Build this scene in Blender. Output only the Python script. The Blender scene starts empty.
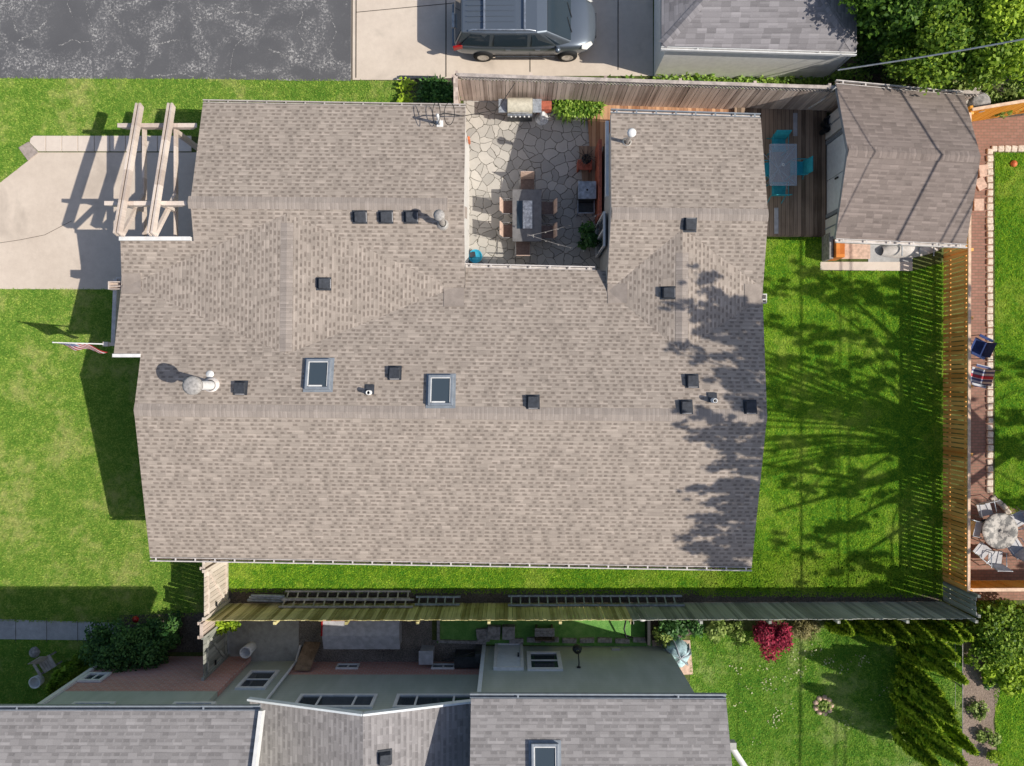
import bpy, bmesh, math, random
import numpy as np
from mathutils import Vector, Matrix, Euler
random.seed(7); rng = np.random.default_rng(11)
S = bpy.context.scene
COL = S.collection
CAMH, FOC = 25.0, 711.0
R = math.radians
SUN = Vector((-1.02, 0.28, -1.0))          # travel direction of the light, per metre of fall

def P(x, y, h=0.0):
    """photo pixel + height above the ground -> point of the place (metres)"""
    s = (CAMH - h) / FOC
    return Vector(((x - 512) * s, (383 - y) * s, h))
def PX(pts, h=0.0):
    return [(P(x, y, h).x, P(x, y, h).y) for x, y in pts]

# ------------------------------------------------------------------ materials
class NT:
    def __init__(s, name):
        s.m = bpy.data.materials.new(name); s.m.use_nodes = True
        s.t = s.m.node_tree; s.t.nodes.clear()
        s.out = s.t.nodes.new('ShaderNodeOutputMaterial')
    def n(s, k, **kw):
        o = s.t.nodes.new(k)
        for a, b in kw.items(): setattr(o, a, b)
        return o
    def put(s, sock, v):
        if v is None: return
        if isinstance(v, bpy.types.NodeSocket): s.t.links.new(v, sock)
        elif isinstance(v, (tuple, list)) and len(v) == 3 and sock.type == 'RGBA': sock.default_value = (*v, 1)
        else: sock.default_value = v
    def ma(s, op, a, b=None, c=None):
        o = s.n('ShaderNodeMath', operation=op)
        for i, v in enumerate((a, b, c)): s.put(o.inputs[i], v)
        return o.outputs[0]
    def mix(s, f, a, b, mode='MIX'):
        o = s.n('ShaderNodeMix', data_type='RGBA', blend_type=mode)
        s.put(o.inputs[0], f); s.put(o.inputs[6], a); s.put(o.inputs[7], b)
        return o.outputs[2]
    def noise(s, vec, sc, det=3, rough=.55, dist=0):
        o = s.n('ShaderNodeTexNoise'); s.put(o.inputs['Vector'], vec)
        o.inputs['Scale'].default_value = sc; o.inputs['Detail'].default_value = det
        o.inputs['Roughness'].default_value = rough; o.inputs['Distortion'].default_value = dist
        return o.outputs[0]
    def step(s, v, lo, hi):
        o = s.n('ShaderNodeMapRange', interpolation_type='SMOOTHSTEP'); s.put(o.inputs[0], v)
        s.put(o.inputs[1], lo); s.put(o.inputs[2], hi)
        return o.outputs[0]
    def obj(s): return s.n('ShaderNodeTexCoord').outputs['Object']
    def geo(s): return s.n('ShaderNodeNewGeometry').outputs['Position']
    def uv(s): return s.n('ShaderNodeTexCoord').outputs['UV']
    def sep(s, v):
        o = s.n('ShaderNodeSeparateXYZ'); s.put(o.inputs[0], v); return o.outputs
    def comb(s, x, y, z=0.0):
        o = s.n('ShaderNodeCombineXYZ')
        for i, v in enumerate((x, y, z)): s.put(o.inputs[i], v)
        return o.outputs[0]
    def white(s, vec):
        o = s.n('ShaderNodeTexWhiteNoise', noise_dimensions='3D'); s.put(o.inputs[0], vec); return o.outputs[0]
    def scale(s, vec, sc):
        o = s.n('ShaderNodeMapping'); s.put(o.inputs[0], vec); o.inputs[3].default_value = sc; return o.outputs[0]
    def bump(s, h, st=.3, d=.02):
        o = s.n('ShaderNodeBump'); o.inputs['Strength'].default_value = st; o.inputs['Distance'].default_value = d
        s.put(o.inputs['Height'], h); return o.outputs[0]
    def bsdf(s, col, rough=.8, metal=0, normal=None, spec=.3, **kw):
        o = s.n('ShaderNodeBsdfPrincipled'); s.put(o.inputs['Base Color'], col); s.put(o.inputs['Roughness'], rough)
        s.put(o.inputs['Metallic'], metal); o.inputs['Specular IOR Level'].default_value = spec
        if normal is not None: s.put(o.inputs['Normal'], normal)
        for k, v in kw.items(): s.put(o.inputs[k], v)
        s.t.links.new(o.outputs[0], s.out.inputs[0]); return s.m

def plain(name, col, rough=.6, metal=0, var=.12, sc=6, spec=.3, bump=0, **kw):
    t = NT(name); p = t.geo()
    n = t.noise(p, sc, 4); n2 = t.noise(p, sc * 9, 2)
    d = tuple(max(0, c * (1 - var * 1.6)) for c in col); l = tuple(min(1, c * (1 + var * 1.4)) for c in col)
    c = t.mix(t.step(t.ma('ADD', t.ma('MULTIPLY', n, .7), t.ma('MULTIPLY', n2, .3)), .3, .7), d, l)
    nm = t.bump(n2, bump, .01) if bump else None
    return t.bsdf(c, rough, metal, nm, spec, **kw)

def shingle(name, light, dark, course=.145, tab=.27, dash=.8, thr=.42, jit=.14, blot=.12, h=.5, streak=0, duty=(.02, .14, .80, .94)):
    t = NT(name); u = t.sep(t.uv()); U, V = u[0], u[1]
    vv = t.ma('DIVIDE', V, course); row = t.ma('FLOOR', vv); fv = t.ma('FRACT', vv)
    uu = t.ma('ADD', t.ma('DIVIDE', U, tab), t.ma('MULTIPLY', t.white(t.comb(row, 3.3)), 9.0))
    ce = t.ma('FLOOR', uu); fu = t.ma('FRACT', uu)
    pos_ = t.geo(); r = t.white(t.comb(ce, row, 1.0)); r2 = t.white(t.comb(ce, row, 7.7))
    pos = t.geo()
    r3 = t.white(t.comb(ce, row, 4.1)); wob = t.noise(pos_, 30, 3)
    fu = t.ma('ADD', fu, t.ma('ADD', t.ma('MULTIPLY', t.ma('SUBTRACT', r3, .5), .34), t.ma('MULTIPLY', t.ma('SUBTRACT', wob, .5), .3)))
    inside = t.ma('MULTIPLY', t.step(fu, duty[0], duty[1]), t.ma('SUBTRACT', 1.0, t.step(fu, t.ma('ADD', duty[2] - .12, t.ma('MULTIPLY', r2, .26)), t.ma('ADD', duty[3] - .10, t.ma('MULTIPLY', r2, .26)))))
    hl = t.ma('MULTIPLY', t.ma('MULTIPLY', t.ma('GREATER_THAN', r3, .7), t.step(fv, .45, .6)), t.ma('SUBTRACT', 1.0, t.step(fv, .85, .97)))
    low = t.ma('MULTIPLY', t.step(fv, .02, .12), t.ma('SUBTRACT', 1.0, t.step(fv, h - .08, h + .08)))
    dm = t.ma('MULTIPLY', t.ma('MULTIPLY', t.ma('GREATER_THAN', r, thr), inside), low)
    big = t.noise(pos, .9, 4); grain = t.noise(pos, 60, 2)
    c = t.mix(t.ma('MULTIPLY', dm, dash), light, dark)
    k = t.ma('ADD', 1 - jit / 2 - blot / 2, t.ma('ADD', t.ma('MULTIPLY', r2, jit), t.ma('MULTIPLY', big, blot)))
    k = t.ma('ADD', k, t.ma('MULTIPLY', t.ma('SUBTRACT', grain, .5), .5))
    k = t.ma('ADD', k, t.ma('MULTIPLY', hl, .16)); line = t.ma('MULTIPLY', t.ma('LESS_THAN', fv, .09), .16)
    k = t.ma('SUBTRACT', k, line)
    if streak:
        st = t.noise(t.scale(t.uv(), (3.2, .15, 1)), 1.6, 3); k = t.ma('ADD', k, t.ma('MULTIPLY', t.ma('SUBTRACT', st, .5), streak))
    kk = t.comb(k, k, k)
    c = t.mix(1.0, c, kk, 'MULTIPLY')
    hgt = t.ma('ADD', t.ma('MULTIPLY', dm, -.5), t.ma('ADD', t.ma('MULTIPLY', fv, -.6), t.ma('MULTIPLY', grain, .3)))
    return t.bsdf(c, .95, 0, t.bump(hgt, .5, .012), .12)

def grass(name, a, b, dry, dryamt=.5, leafy=True):
    t = NT(name); p = t.geo()
    big = t.noise(p, .55, 4, .6); mid = t.noise(p, 3.2, 4, .65); fine = t.noise(p, 34, 3, .6)
    f = t.ma('ADD', t.ma('MULTIPLY', mid, .45), t.ma('ADD', t.ma('MULTIPLY', fine, .4), t.ma('MULTIPLY', big, .3)))
    if leafy:
        at = t.n('ShaderNodeAttribute', attribute_name='tint').outputs['Fac']
        f = t.ma('ADD', f, t.ma('MULTIPLY', t.ma('SUBTRACT', at, .5), .26))
    c = t.mix(t.step(f, .32, .86), a, b)
    c = t.mix(t.ma('MULTIPLY', t.step(t.ma('ADD', big, t.ma('MULTIPLY', mid, .5)), .72, 1.0), dryamt), c, dry)
    if leafy:
        d = t.n('ShaderNodeBsdfDiffuse'); t.put(d.inputs[0], c)
        tr = t.n('ShaderNodeBsdfTranslucent'); t.put(tr.inputs[0], c)
        ms = t.n('ShaderNodeMixShader'); ms.inputs[0].default_value = .25
        t.t.links.new(d.outputs[0], ms.inputs[1]); t.t.links.new(tr.outputs[0], ms.inputs[2])
        t.t.links.new(ms.outputs[0], t.out.inputs[0]); return t.m
    return t.bsdf(c, .95, 0, t.bump(fine, .6, .04), .08)

def leafmat(name, a, b, trans=.3, gloss=0):
    t = NT(name); at = t.n('ShaderNodeAttribute', attribute_name='tint').outputs['Fac']
    n = t.noise(t.geo(), 2.2, 3)
    c = t.mix(t.step(t.ma('ADD', t.ma('MULTIPLY', at, .65), t.ma('MULTIPLY', n, .5)), .25, .85), a, b)
    d = t.n('ShaderNodeBsdfPrincipled'); t.put(d.inputs[0], c); d.inputs['Roughness'].default_value = .55 ; d.inputs['Specular IOR Level'].default_value = .25 + gloss
    tr = t.n('ShaderNodeBsdfTranslucent'); t.put(tr.inputs[0], c)
    ms = t.n('ShaderNodeMixShader'); ms.inputs[0].default_value = trans
    t.t.links.new(d.outputs[0], ms.inputs[1]); t.t.links.new(tr.outputs[0], ms.inputs[2])
    t.t.links.new(ms.outputs[0], t.out.inputs[0]); return t.m

def wood(name, a, b, axis='z', board=.14, rough=.85, knots=.3):
    """boards: colour varies per board across the two horizontal axes, grain along the board"""
    t = NT(name); p = t.geo(); s = t.sep(p)
    if axis == 'z': key = t.comb(t.ma('FLOOR', t.ma('DIVIDE', s[0], board)), t.ma('FLOOR', t.ma('DIVIDE', s[1], board)), 0.0); gs = (14, 14, .9)
    elif axis == 'y': key = t.comb(t.ma('FLOOR', t.ma('DIVIDE', s[0], board)), 0.0, 0.0); gs = (26, 1.2, 10)
    else: key = t.comb(0.0, t.ma('FLOOR', t.ma('DIVIDE', s[1], board)), 0.0); gs = (1.2, 26, 10)
    r = t.white(key); g = t.noise(t.scale(p, gs), 1.0, 4, .6); bl = t.noise(p, 1.3, 4)
    f = t.ma('ADD', t.ma('MULTIPLY', r, .45), t.ma('ADD', t.ma('MULTIPLY', g, .5), t.ma('MULTIPLY', bl, .35)))
    c = t.mix(t.step(f, .3, .95), a, b)
    if axis in 'xy':
        f2 = t.ma('FRACT', t.ma('DIVIDE', s[0] if axis == 'y' else s[1], board))
        gap = t.ma('LESS_THAN', f2, .07); c = t.mix(t.ma('MULTIPLY', gap, .85), c, (.012, .01, .008))
    return t.bsdf(c, rough, 0, t.bump(g, .25, .01), .2)

M = {}
def mk():
    M['roof'] = shingle('warm_shingles', (.362, .306, .264), (.158, .127, .107), .126, .25, .62, .14, .24, .28, .58, streak=.16, duty=(.04, .2, .55, .72))
    M['cap'] = shingle('ridge_shingles', (.325, .278, .248), (.28, .24, .215), .13, .36, .1, .5, .2, .14, .6, .12)
    M['roof_grey'] = shingle('grey_shingles', (.29, .272, .272), (.17, .158, .158), .165, .23, .5, .3, .26, .2, .5)
    M['roof_tab'] = shingle('grey_tab_shingles', (.25, .235, .245), (.15, .14, .15), .15, .3, .15, .6, .42, .16, .4)
    M['roof_shed'] = shingle('brown_grey_shingles', (.25, .205, .185), (.15, .12, .11), .15, .26, .35, .5, .26, .25, .5)
    M['flash'] = plain('valley_flashing', (.315, .265, .232), .9, 0, .1, 4)
    # asphalt: old seal coat worn to pale cracks
    t = NT('worn_asphalt'); p = t.geo(); w = t.noise(p, 1.3, 4); warp = t.n('ShaderNodeVectorMath', operation='ADD')
    t.put(warp.inputs[0], p); t.put(warp.inputs[1], t.comb(t.ma('MULTIPLY', w, 1.5), t.ma('MULTIPLY', t.noise(p, 2.1, 5, .7), 1.9), 0.0))
    n1 = t.noise(p, .8, 5, .65, .8); n2 = t.noise(p, 13, 5, .8); n3 = t.noise(p, 60, 2)
    def ridge(sc, wd, dist): return t.ma('SUBTRACT', 1.0, t.step(t.ma('ABSOLUTE', t.ma('SUBTRACT', t.noise(warp.outputs[0], sc, 6, .62, dist), .5)), 0.0, wd))
    r1 = t.ma('MULTIPLY', ridge(.8, .03, .3), t.step(t.noise(p, .55, 3), .4, .55)); r2 = t.ma('MULTIPLY', ridge(2.6, .04, .2), t.step(n1, .46, .58))
    f = t.ma('MULTIPLY', t.ma('MULTIPLY', t.ma('MAXIMUM', r1, r2), t.step(n2, .44, .58)), t.step(n1, .44, .6))
    worn = t.ma('MULTIPLY', t.step(n1, .42, .66), t.step(n2, .49, .63))
    spk = t.ma('MULTIPLY', t.step(t.noise(p, 30, 4, .75), .60, .70), t.ma('MULTIPLY_ADD', t.step(n1, .42, .58), .45, .14))
    f = t.ma('MINIMUM', 1.0, t.ma('ADD', t.ma('MULTIPLY', f, .6), t.ma('ADD', t.ma('MULTIPLY', worn, .5), spk)))
    base = t.mix(t.noise(p, .8, 4), (.088, .089, .098), (.150, .149, .158)); base = t.mix(t.ma('MULTIPLY', n3, .4), base, (.07, .07, .074))
    M['scuff'] = None
    M['asphalt'] = t.bsdf(t.mix(f, base, (.50, .485, .475)), .85, 0, t.bump(n2, .25, .01), .25)
    t = NT('pale_scuff'); p = t.geo(); n_ = t.noise(p, 22, 4, .75)
    M['scuff'] = t.bsdf(t.mix(t.step(n_, .47, .62), (.11, .11, .117), (.46, .45, .44)), .9, 0, None, .1)
    def conc(name, a, b, spots=.35, joint=None):
        t = NT(name); p = t.geo()
        n = t.noise(p, .7, 5, .6); m = t.noise(p, 5, 5, .65); fi = t.noise(p, 55, 2); sp = t.noise(p, 13, 3)
        f = t.ma('ADD', t.ma('MULTIPLY', n, .5), t.ma('ADD', t.ma('MULTIPLY', m, .35), t.ma('MULTIPLY', fi, .25)))
        c = t.mix(t.step(f, .3, .8), a, b)
        c = t.mix(t.ma('MULTIPLY', t.step(sp, .68, .8), spots), c, tuple(x * .45 for x in a))
        st = t.step(t.noise(p, .6, 4, .6, .5), .52, .72); c = t.mix(t.ma('MULTIPLY', st, .3), c, tuple(x * .5 for x in a))
        return t.bsdf(c, .9, 0, t.bump(fi, .15, .01), .2)
    M['concrete'] = conc('beige_concrete', (.54, .45, .375), (.68, .58, .49))
    M['drive'] = conc('tan_concrete', (.56, .475, .40), (.69, .595, .505))
    M['slab'] = conc('pale_slab', (.60, .51, .44), (.74, .64, .56), .2)
    M['old_slab'] = conc('old_grey_slab', (.27, .265, .265), (.55, .54, .54), .5)
    M['dark_slab'] = conc('dark_stained_slab', (.2, .195, .18), (.5, .49, .46), .6)
    M['joint'] = plain('joint_dirt', (.1, .085, .07), .9)
    # flagstones
    t = NT('flagstones'); p = t.geo(); w = t.noise(p, 1.8, 3)
    warp = t.n('ShaderNodeVectorMath', operation='ADD'); t.put(warp.inputs[0], p); t.put(warp.inputs[1], t.comb(t.ma('MULTIPLY', w, .4), t.ma('MULTIPLY', t.noise(p, 1.4, 2), .4), 0.0))
    fl = t.scale(warp.outputs[0], (1, 1, 0))
    vo = t.n('ShaderNodeTexVoronoi', feature='DISTANCE_TO_EDGE', voronoi_dimensions='2D'); t.put(vo.inputs['Vector'], fl); vo.inputs['Scale'].default_value = 3.0
    vc = t.n('ShaderNodeTexVoronoi', feature='F1', voronoi_dimensions='2D'); t.put(vc.inputs['Vector'], fl); vc.inputs['Scale'].default_value = 3.0
    cs = t.sep(vc.outputs['Color']); m = t.noise(p, 6, 5, .65)
    st = t.mix(cs[0], (.38, .36, .335), (.60, .56, .51)); st = t.mix(t.ma('MULTIPLY', m, .55), st, (.34, .32, .29))
    j = t.step(t.ma('ADD', vo.outputs[0], t.ma('MULTIPLY', t.ma('SUBTRACT', t.noise(p, 22, 3), .5), .06)), .004, .034)
    M['flag'] = t.bsdf(t.mix(j, (.12, .11, .085), st), .85, 0, t.bump(t.ma('ADD', t.ma('MULTIPLY', j, 1.0), t.ma('MULTIPLY', m, .3)), .8, .03), .2)
    def soil(name, a, b, sc=18, st=.8):
        t = NT(name); p = t.geo(); n = t.noise(p, sc, 5, .7); m = t.noise(p, sc * 3, 3); g = t.noise(p, 1.2, 3)
        c = t.mix(t.step(t.ma('ADD', t.ma('MULTIPLY', n, .6), t.ma('MULTIPLY', t.ma('ADD', m, g), .25)), .35, .8), a, b)
        return t.bsdf(c, .95, 0, t.bump(n, st, .05), .1)
    M['earth'] = soil('bare_earth', (.055, .08, .022), (.16, .18, .06), 7)
    M['mulch'] = soil('mulch', (.05, .043, .035), (.21, .175, .14))
    M['bed'] = soil('garden_soil', (.17, .13, .105), (.40, .31, .26))
    M['gravel'] = soil('gravel', (.07, .062, .055), (.46, .41, .36), 26, 1)
    def brick(name, a, b, mort, sc, vertical=False, w=.42, hh=.21):
        t = NT(name); p = t.geo()
        if vertical:
            s = t.sep(p); p2 = t.comb(t.ma('ADD', s[0], s[1]), s[2], 0.0)
        else: p2 = p
        br = t.n('ShaderNodeTexBrick'); t.put(br.inputs['Vector'], p2); br.inputs['Scale'].default_value = sc
        br.inputs['Brick Width'].default_value = w; br.inputs['Row Height'].default_value = hh; br.inputs['Mortar Size'].default_value = .022
        for i, c in ((1, a), (2, b), (3, mort)): br.inputs[i].default_value = (*c, 1)
        n = t.noise(p, 9, 4); c = t.mix(t.ma('MULTIPLY', n, .35), br.outputs[0], tuple(x * .5 for x in a))
        return t.bsdf(c, .9, 0, t.bump(br.outputs[1], -.3, .02), .2)
    M['brick'] = brick('red_brick', (.64, .32, .27), (.54, .27, .23), (.56, .47, .43), 1.9, True)
    M['paver'] = brick('brick_paving', (.37, .20, .155), (.30, .16, .12), (.2, .15, .11), 2.0)
    M['paver_pink'] = brick('pink_paving', (.6, .40, .34), (.52, .34, .28), (.4, .3, .24), .85, False, .42, .4)
    # lawns
    M['lawn_front'] = grass('front_lawn', (.12, .265, .035), (.47, .59, .115), (.55, .5, .22), .5)
    M['lawn_back'] = grass('back_lawn', (.07, .225, .02), (.44, .645, .048), (.46, .50, .12), .4)
    M['lawn_next'] = grass('neighbour_lawn', (.07, .21, .025), (.38, .56, .08), (.50, .52, .24), .5)
    M['turf'] = grass('artificial_turf', (.08, .24, .055), (.24, .46, .12), (.36, .5, .16), .3, False)
    # woods, walls, metals
    M['fence_old'] = wood('weathered_fence_wood', (.31, .24, .205), (.66, .54, .47), 'z', .14)
    M['fence_moss'] = wood('mossy_fence_wood', (.26, .22, .075), (.78, .69, .36), 'z', .14)
    M['fence_grey'] = wood('grey_fence_wood', (.19, .2, .175), (.42, .42, .38), 'z', .14)
    M['cedar'] = wood('golden_cedar', (.62, .25, .055), (.95, .49, .15), 'z', .13)
    M['cedar_lit'] = wood('sunlit_cedar', (.62, .25, .03), (.78, .36, .06), 'z', .14)  # same cedar as the golden fence, its sunlit tone put into the colour
    M['cedar_rail'] = plain('pale_cedar_rail', (.72, .50, .36), .8, 0, .15, 8)
    M['deck'] = wood('dark_deck_boards', (.09, .06, .042), (.40, .29, .21), 'y', .14)
    M['walk'] = wood('red_deck_boards', (.30, .14, .075), (.62, .37, .22), 'y', .14)
    M['gate'] = wood('pale_gate_wood', (.50, .42, .36), (.74, .65, .58), 'z', .15)
    M['pergola'] = wood('pale_pergola_wood', (.46, .375, .325), (.72, .62, .55), 'z', .5)
    M['white'] = plain('white_paint', (.74, .73, .72), .5, 0, .06)
    M['offwhite'] = plain('weathered_white_paint', (.62, .57, .54), .6, 0, .14, 5)
    M['eave_metal'] = plain('eave_metal', (.47, .42, .39), .6, 0, .12, 5)
    M['siding'] = plain('white_siding', (.68, .66, .63), .6, 0, .06)
    t = NT('sage_green_siding'); p = t.geo(); s = t.sep(p); fr_ = t.ma('FRACT', t.ma('DIVIDE', s[2], .13)); n_ = t.noise(t.scale(p, (1, 1, .35)), 2.2, 4)
    c = t.mix(t.step(n_, .3, .75), (.42, .455, .39), (.50, .53, .47)); c = t.mix(t.ma('MULTIPLY', t.ma('LESS_THAN', fr_, .1), .35), c, (.2, .22, .19)); M['siding_green'] = t.bsdf(c, .7, 0, t.bump(fr_, .3, .01), .2)
    M['siding_blue'] = plain('pale_blue_siding', (.72, .76, .79), .6, 0, .05)
    M['siding_white'] = plain('bright_white_siding', (.84, .82, .78), .6, 0, .05)
    M['siding_dark'] = plain('grey_siding', (.40, .40, .385), .7, 0, .06)
    M['gutter_in'] = plain('gutter_shade', (.12, .095, .08), .9, 0, .3, 20)  # shade inside the open channel, put in as a dark colour
    M['black'] = plain('black_metal', (.02, .021, .024), .5, 0, .2, 10)
    M['vent'] = plain('charcoal_vent', (.045, .05, .062), .6, 0, .2, 10)
    M['steel'] = plain('galvanised_steel', (.60, .58, .55), .4, .6, .15, 9)
    M['alu'] = plain('aluminium', (.42, .45, .5), .4, .75, .2, 9)
    M['ladder'] = plain('worn_ladder_rail', (.5, .45, .41), .6, .2, .25, 6)
    M['ladder_blue'] = plain('ladder_grey_blue', (.36, .39, .44), .5, .3, .25, 8)
    M['pipe_cap'] = plain('pale_grey_cap', (.36, .34, .325), .6, 0, .2, 14)
    t = NT('window_glass'); M['glass'] = t.bsdf((.03, .045, .06), .06, 0, None, .8)
    t = NT('skylight_glass'); M['skyglass'] = t.bsdf((.055, .075, .095), .15, 0, None, .6)
    M['frame_grey'] = plain('grey_blue_frame', (.27, .30, .34), .5, .2, .1)
    M['red_wood'] = plain('red_brown_wood', (.42, .12, .075), .7, 0, .2, 9)
    M['orange_wood'] = wood('orange_stained_wood', (.5, .14, .03), (.72, .25, .06), 'z', .2)
    M['tan'] = plain('tan_sling_fabric', (.58, .42, .34), .8, 0, .15, 14)
    M['seat_brown'] = plain('brown_sling_fabric', (.20, .145, .125), .8, 0, .15, 14)
    M['cap_old'] = plain('weathered_cap_wood', (.46, .40, .365), .85, 0, .22, 5)
    M['table_dark'] = plain('dark_grey_table', (.17, .165, .17), .5, 0, .12, 6)
    M['white_stone'] = plain('white_glass_stone', (.75, .76, .78), .4, 0, .35, 9)
    M['cyan'] = plain('turquoise_fabric', (.03, .33, .40), .7, 0, .12, 10)
    M['blue_plastic'] = plain('bright_blue_plastic', (.05, .42, .62), .4, 0, .12, 6)
    M['teal_cover'] = plain('pale_teal_cover', (.42, .58, .62), .6, 0, .3, 7)
    M['navy'] = plain('navy_fabric', (.02, .045, .16), .8, 0, .2, 9)
    M['grey_plastic'] = plain('grey_plastic', (.46, .45, .47), .6, 0, .14, 5)
    M['dark_plastic'] = plain('dark_plastic', (.045, .048, .052), .5, 0, .2, 9)
    M['cream'] = plain('cream_enamel', (.58, .54, .44), .45, 0, .12, 9)
    M['ply'] = plain('old_plywood', (.22, .15, .10), .85, 0, .3, 4)
    M['stone'] = plain('pale_edging_stone', (.66, .56, .46), .9, 0, .2, 14, bump=.3)
    M['stone_grey'] = plain('grey_stone', (.30, .28, .27), .9, 0, .3, 9, bump=.4)
    M['pink_stone'] = plain('pink_paving_stone', (.60, .42, .33), .9, 0, .15, 9)
    M['pink_dull'] = plain('brown_grey_slab', (.36, .30, .27), .9, 0, .15, 9)
    M['rubber'] = plain('tyre_rubber', (.018, .018, .019), .8)
    t = NT('car_paint'); M['paint'] = t.bsdf((.17, .20, .24), .32, .6, None, .5)
    M['paint'].node_tree.nodes['Principled BSDF'].inputs['Coat Weight'].default_value = .5
    M['red_lamp'] = plain('red_lamp', (.30, .012, .012), .25)
    M['clear_lamp'] = plain('clear_lamp', (.75, .74, .7), .15)
    M['orange_plastic'] = plain('orange_plastic', (.62, .16, .06), .5)
    M['bark'] = plain('bark', (.13, .10, .08), .95, 0, .35, 9, bump=.5)
    M['twig'] = plain('bare_twig', (.42, .34, .27), .9, 0, .25, 9)
    M['cable'] = plain('grey_cable', (.55, .55, .54), .6)
    M['cable_dark'] = plain('black_cable', (.03, .03, .03), .6)
    M['bulb'] = plain('clear_bulb', (.55, .53, .5), .2)
    M['ball'] = plain('dark_lamp_shade', (.025, .03, .03), .4)
    # leaves
    M['leaf_lime'] = leafmat('lime_leaves', (.13, .24, .01), (.46, .62, .05))
    M['leaf_tree'] = leafmat('tree_leaves', (.065, .15, .012), (.31, .45, .045), .35)
    M['leaf_dark'] = leafmat('dark_tree_leaves', (.03, .09, .010), (.15, .28, .03), .35)
    M['leaf_bush'] = leafmat('dark_bush_leaves', (.022, .075, .02), (.12, .25, .06), .2)
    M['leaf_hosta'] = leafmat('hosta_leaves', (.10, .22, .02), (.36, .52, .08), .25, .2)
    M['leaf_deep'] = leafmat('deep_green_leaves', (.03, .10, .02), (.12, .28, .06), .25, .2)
    M['leaf_conifer'] = leafmat('conifer_sprays', (.10, .23, .018), (.60, .74, .08), .45)
    M['leaf_ever'] = leafmat('evergreen_sprays', (.08, .17, .02), (.3, .46, .06), .25)
    M['leaf_red'] = leafmat('red_maple_leaves', (.13, .012, .028), (.55, .05, .11), .3)
    M['leaf_pale'] = leafmat('pale_shrub_leaves', (.12, .20, .03), (.40, .5, .14), .3)
    M['leaf_flower'] = leafmat('pale_flowers', (.5, .36, .36), (.85, .8, .75), .3)
    M['leaf_dry'] = leafmat('dry_grass_leaves', (.22, .2, .07), (.5, .44, .22), .3)
    M['leaf_straw'] = leafmat('fallen_petals', (.4, .38, .2), (.75, .72, .5), .3)
mk()
# ------------------------------------------------------------------ mesh helpers
def props(o, label=None, cat=None, group=None, kind=None, category=None):
    cat = cat or category
    if label: o['label'] = label
    if cat: o['category'] = cat
    if group: o['group'] = group
    if kind: o['kind'] = kind
    return o
def empty(name, loc, label, cat, group=None, rz=0):
    o = bpy.data.objects.new(name, None); COL.objects.link(o); o.location = loc; o.rotation_euler = (0, 0, rz)
    o.empty_display_size = .2
    return props(o, label, cat, group)
def worldloc(o):
    v = Vector((0, 0, 0))
    while o is not None: v += o.location; o = o.parent
    return v

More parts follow.
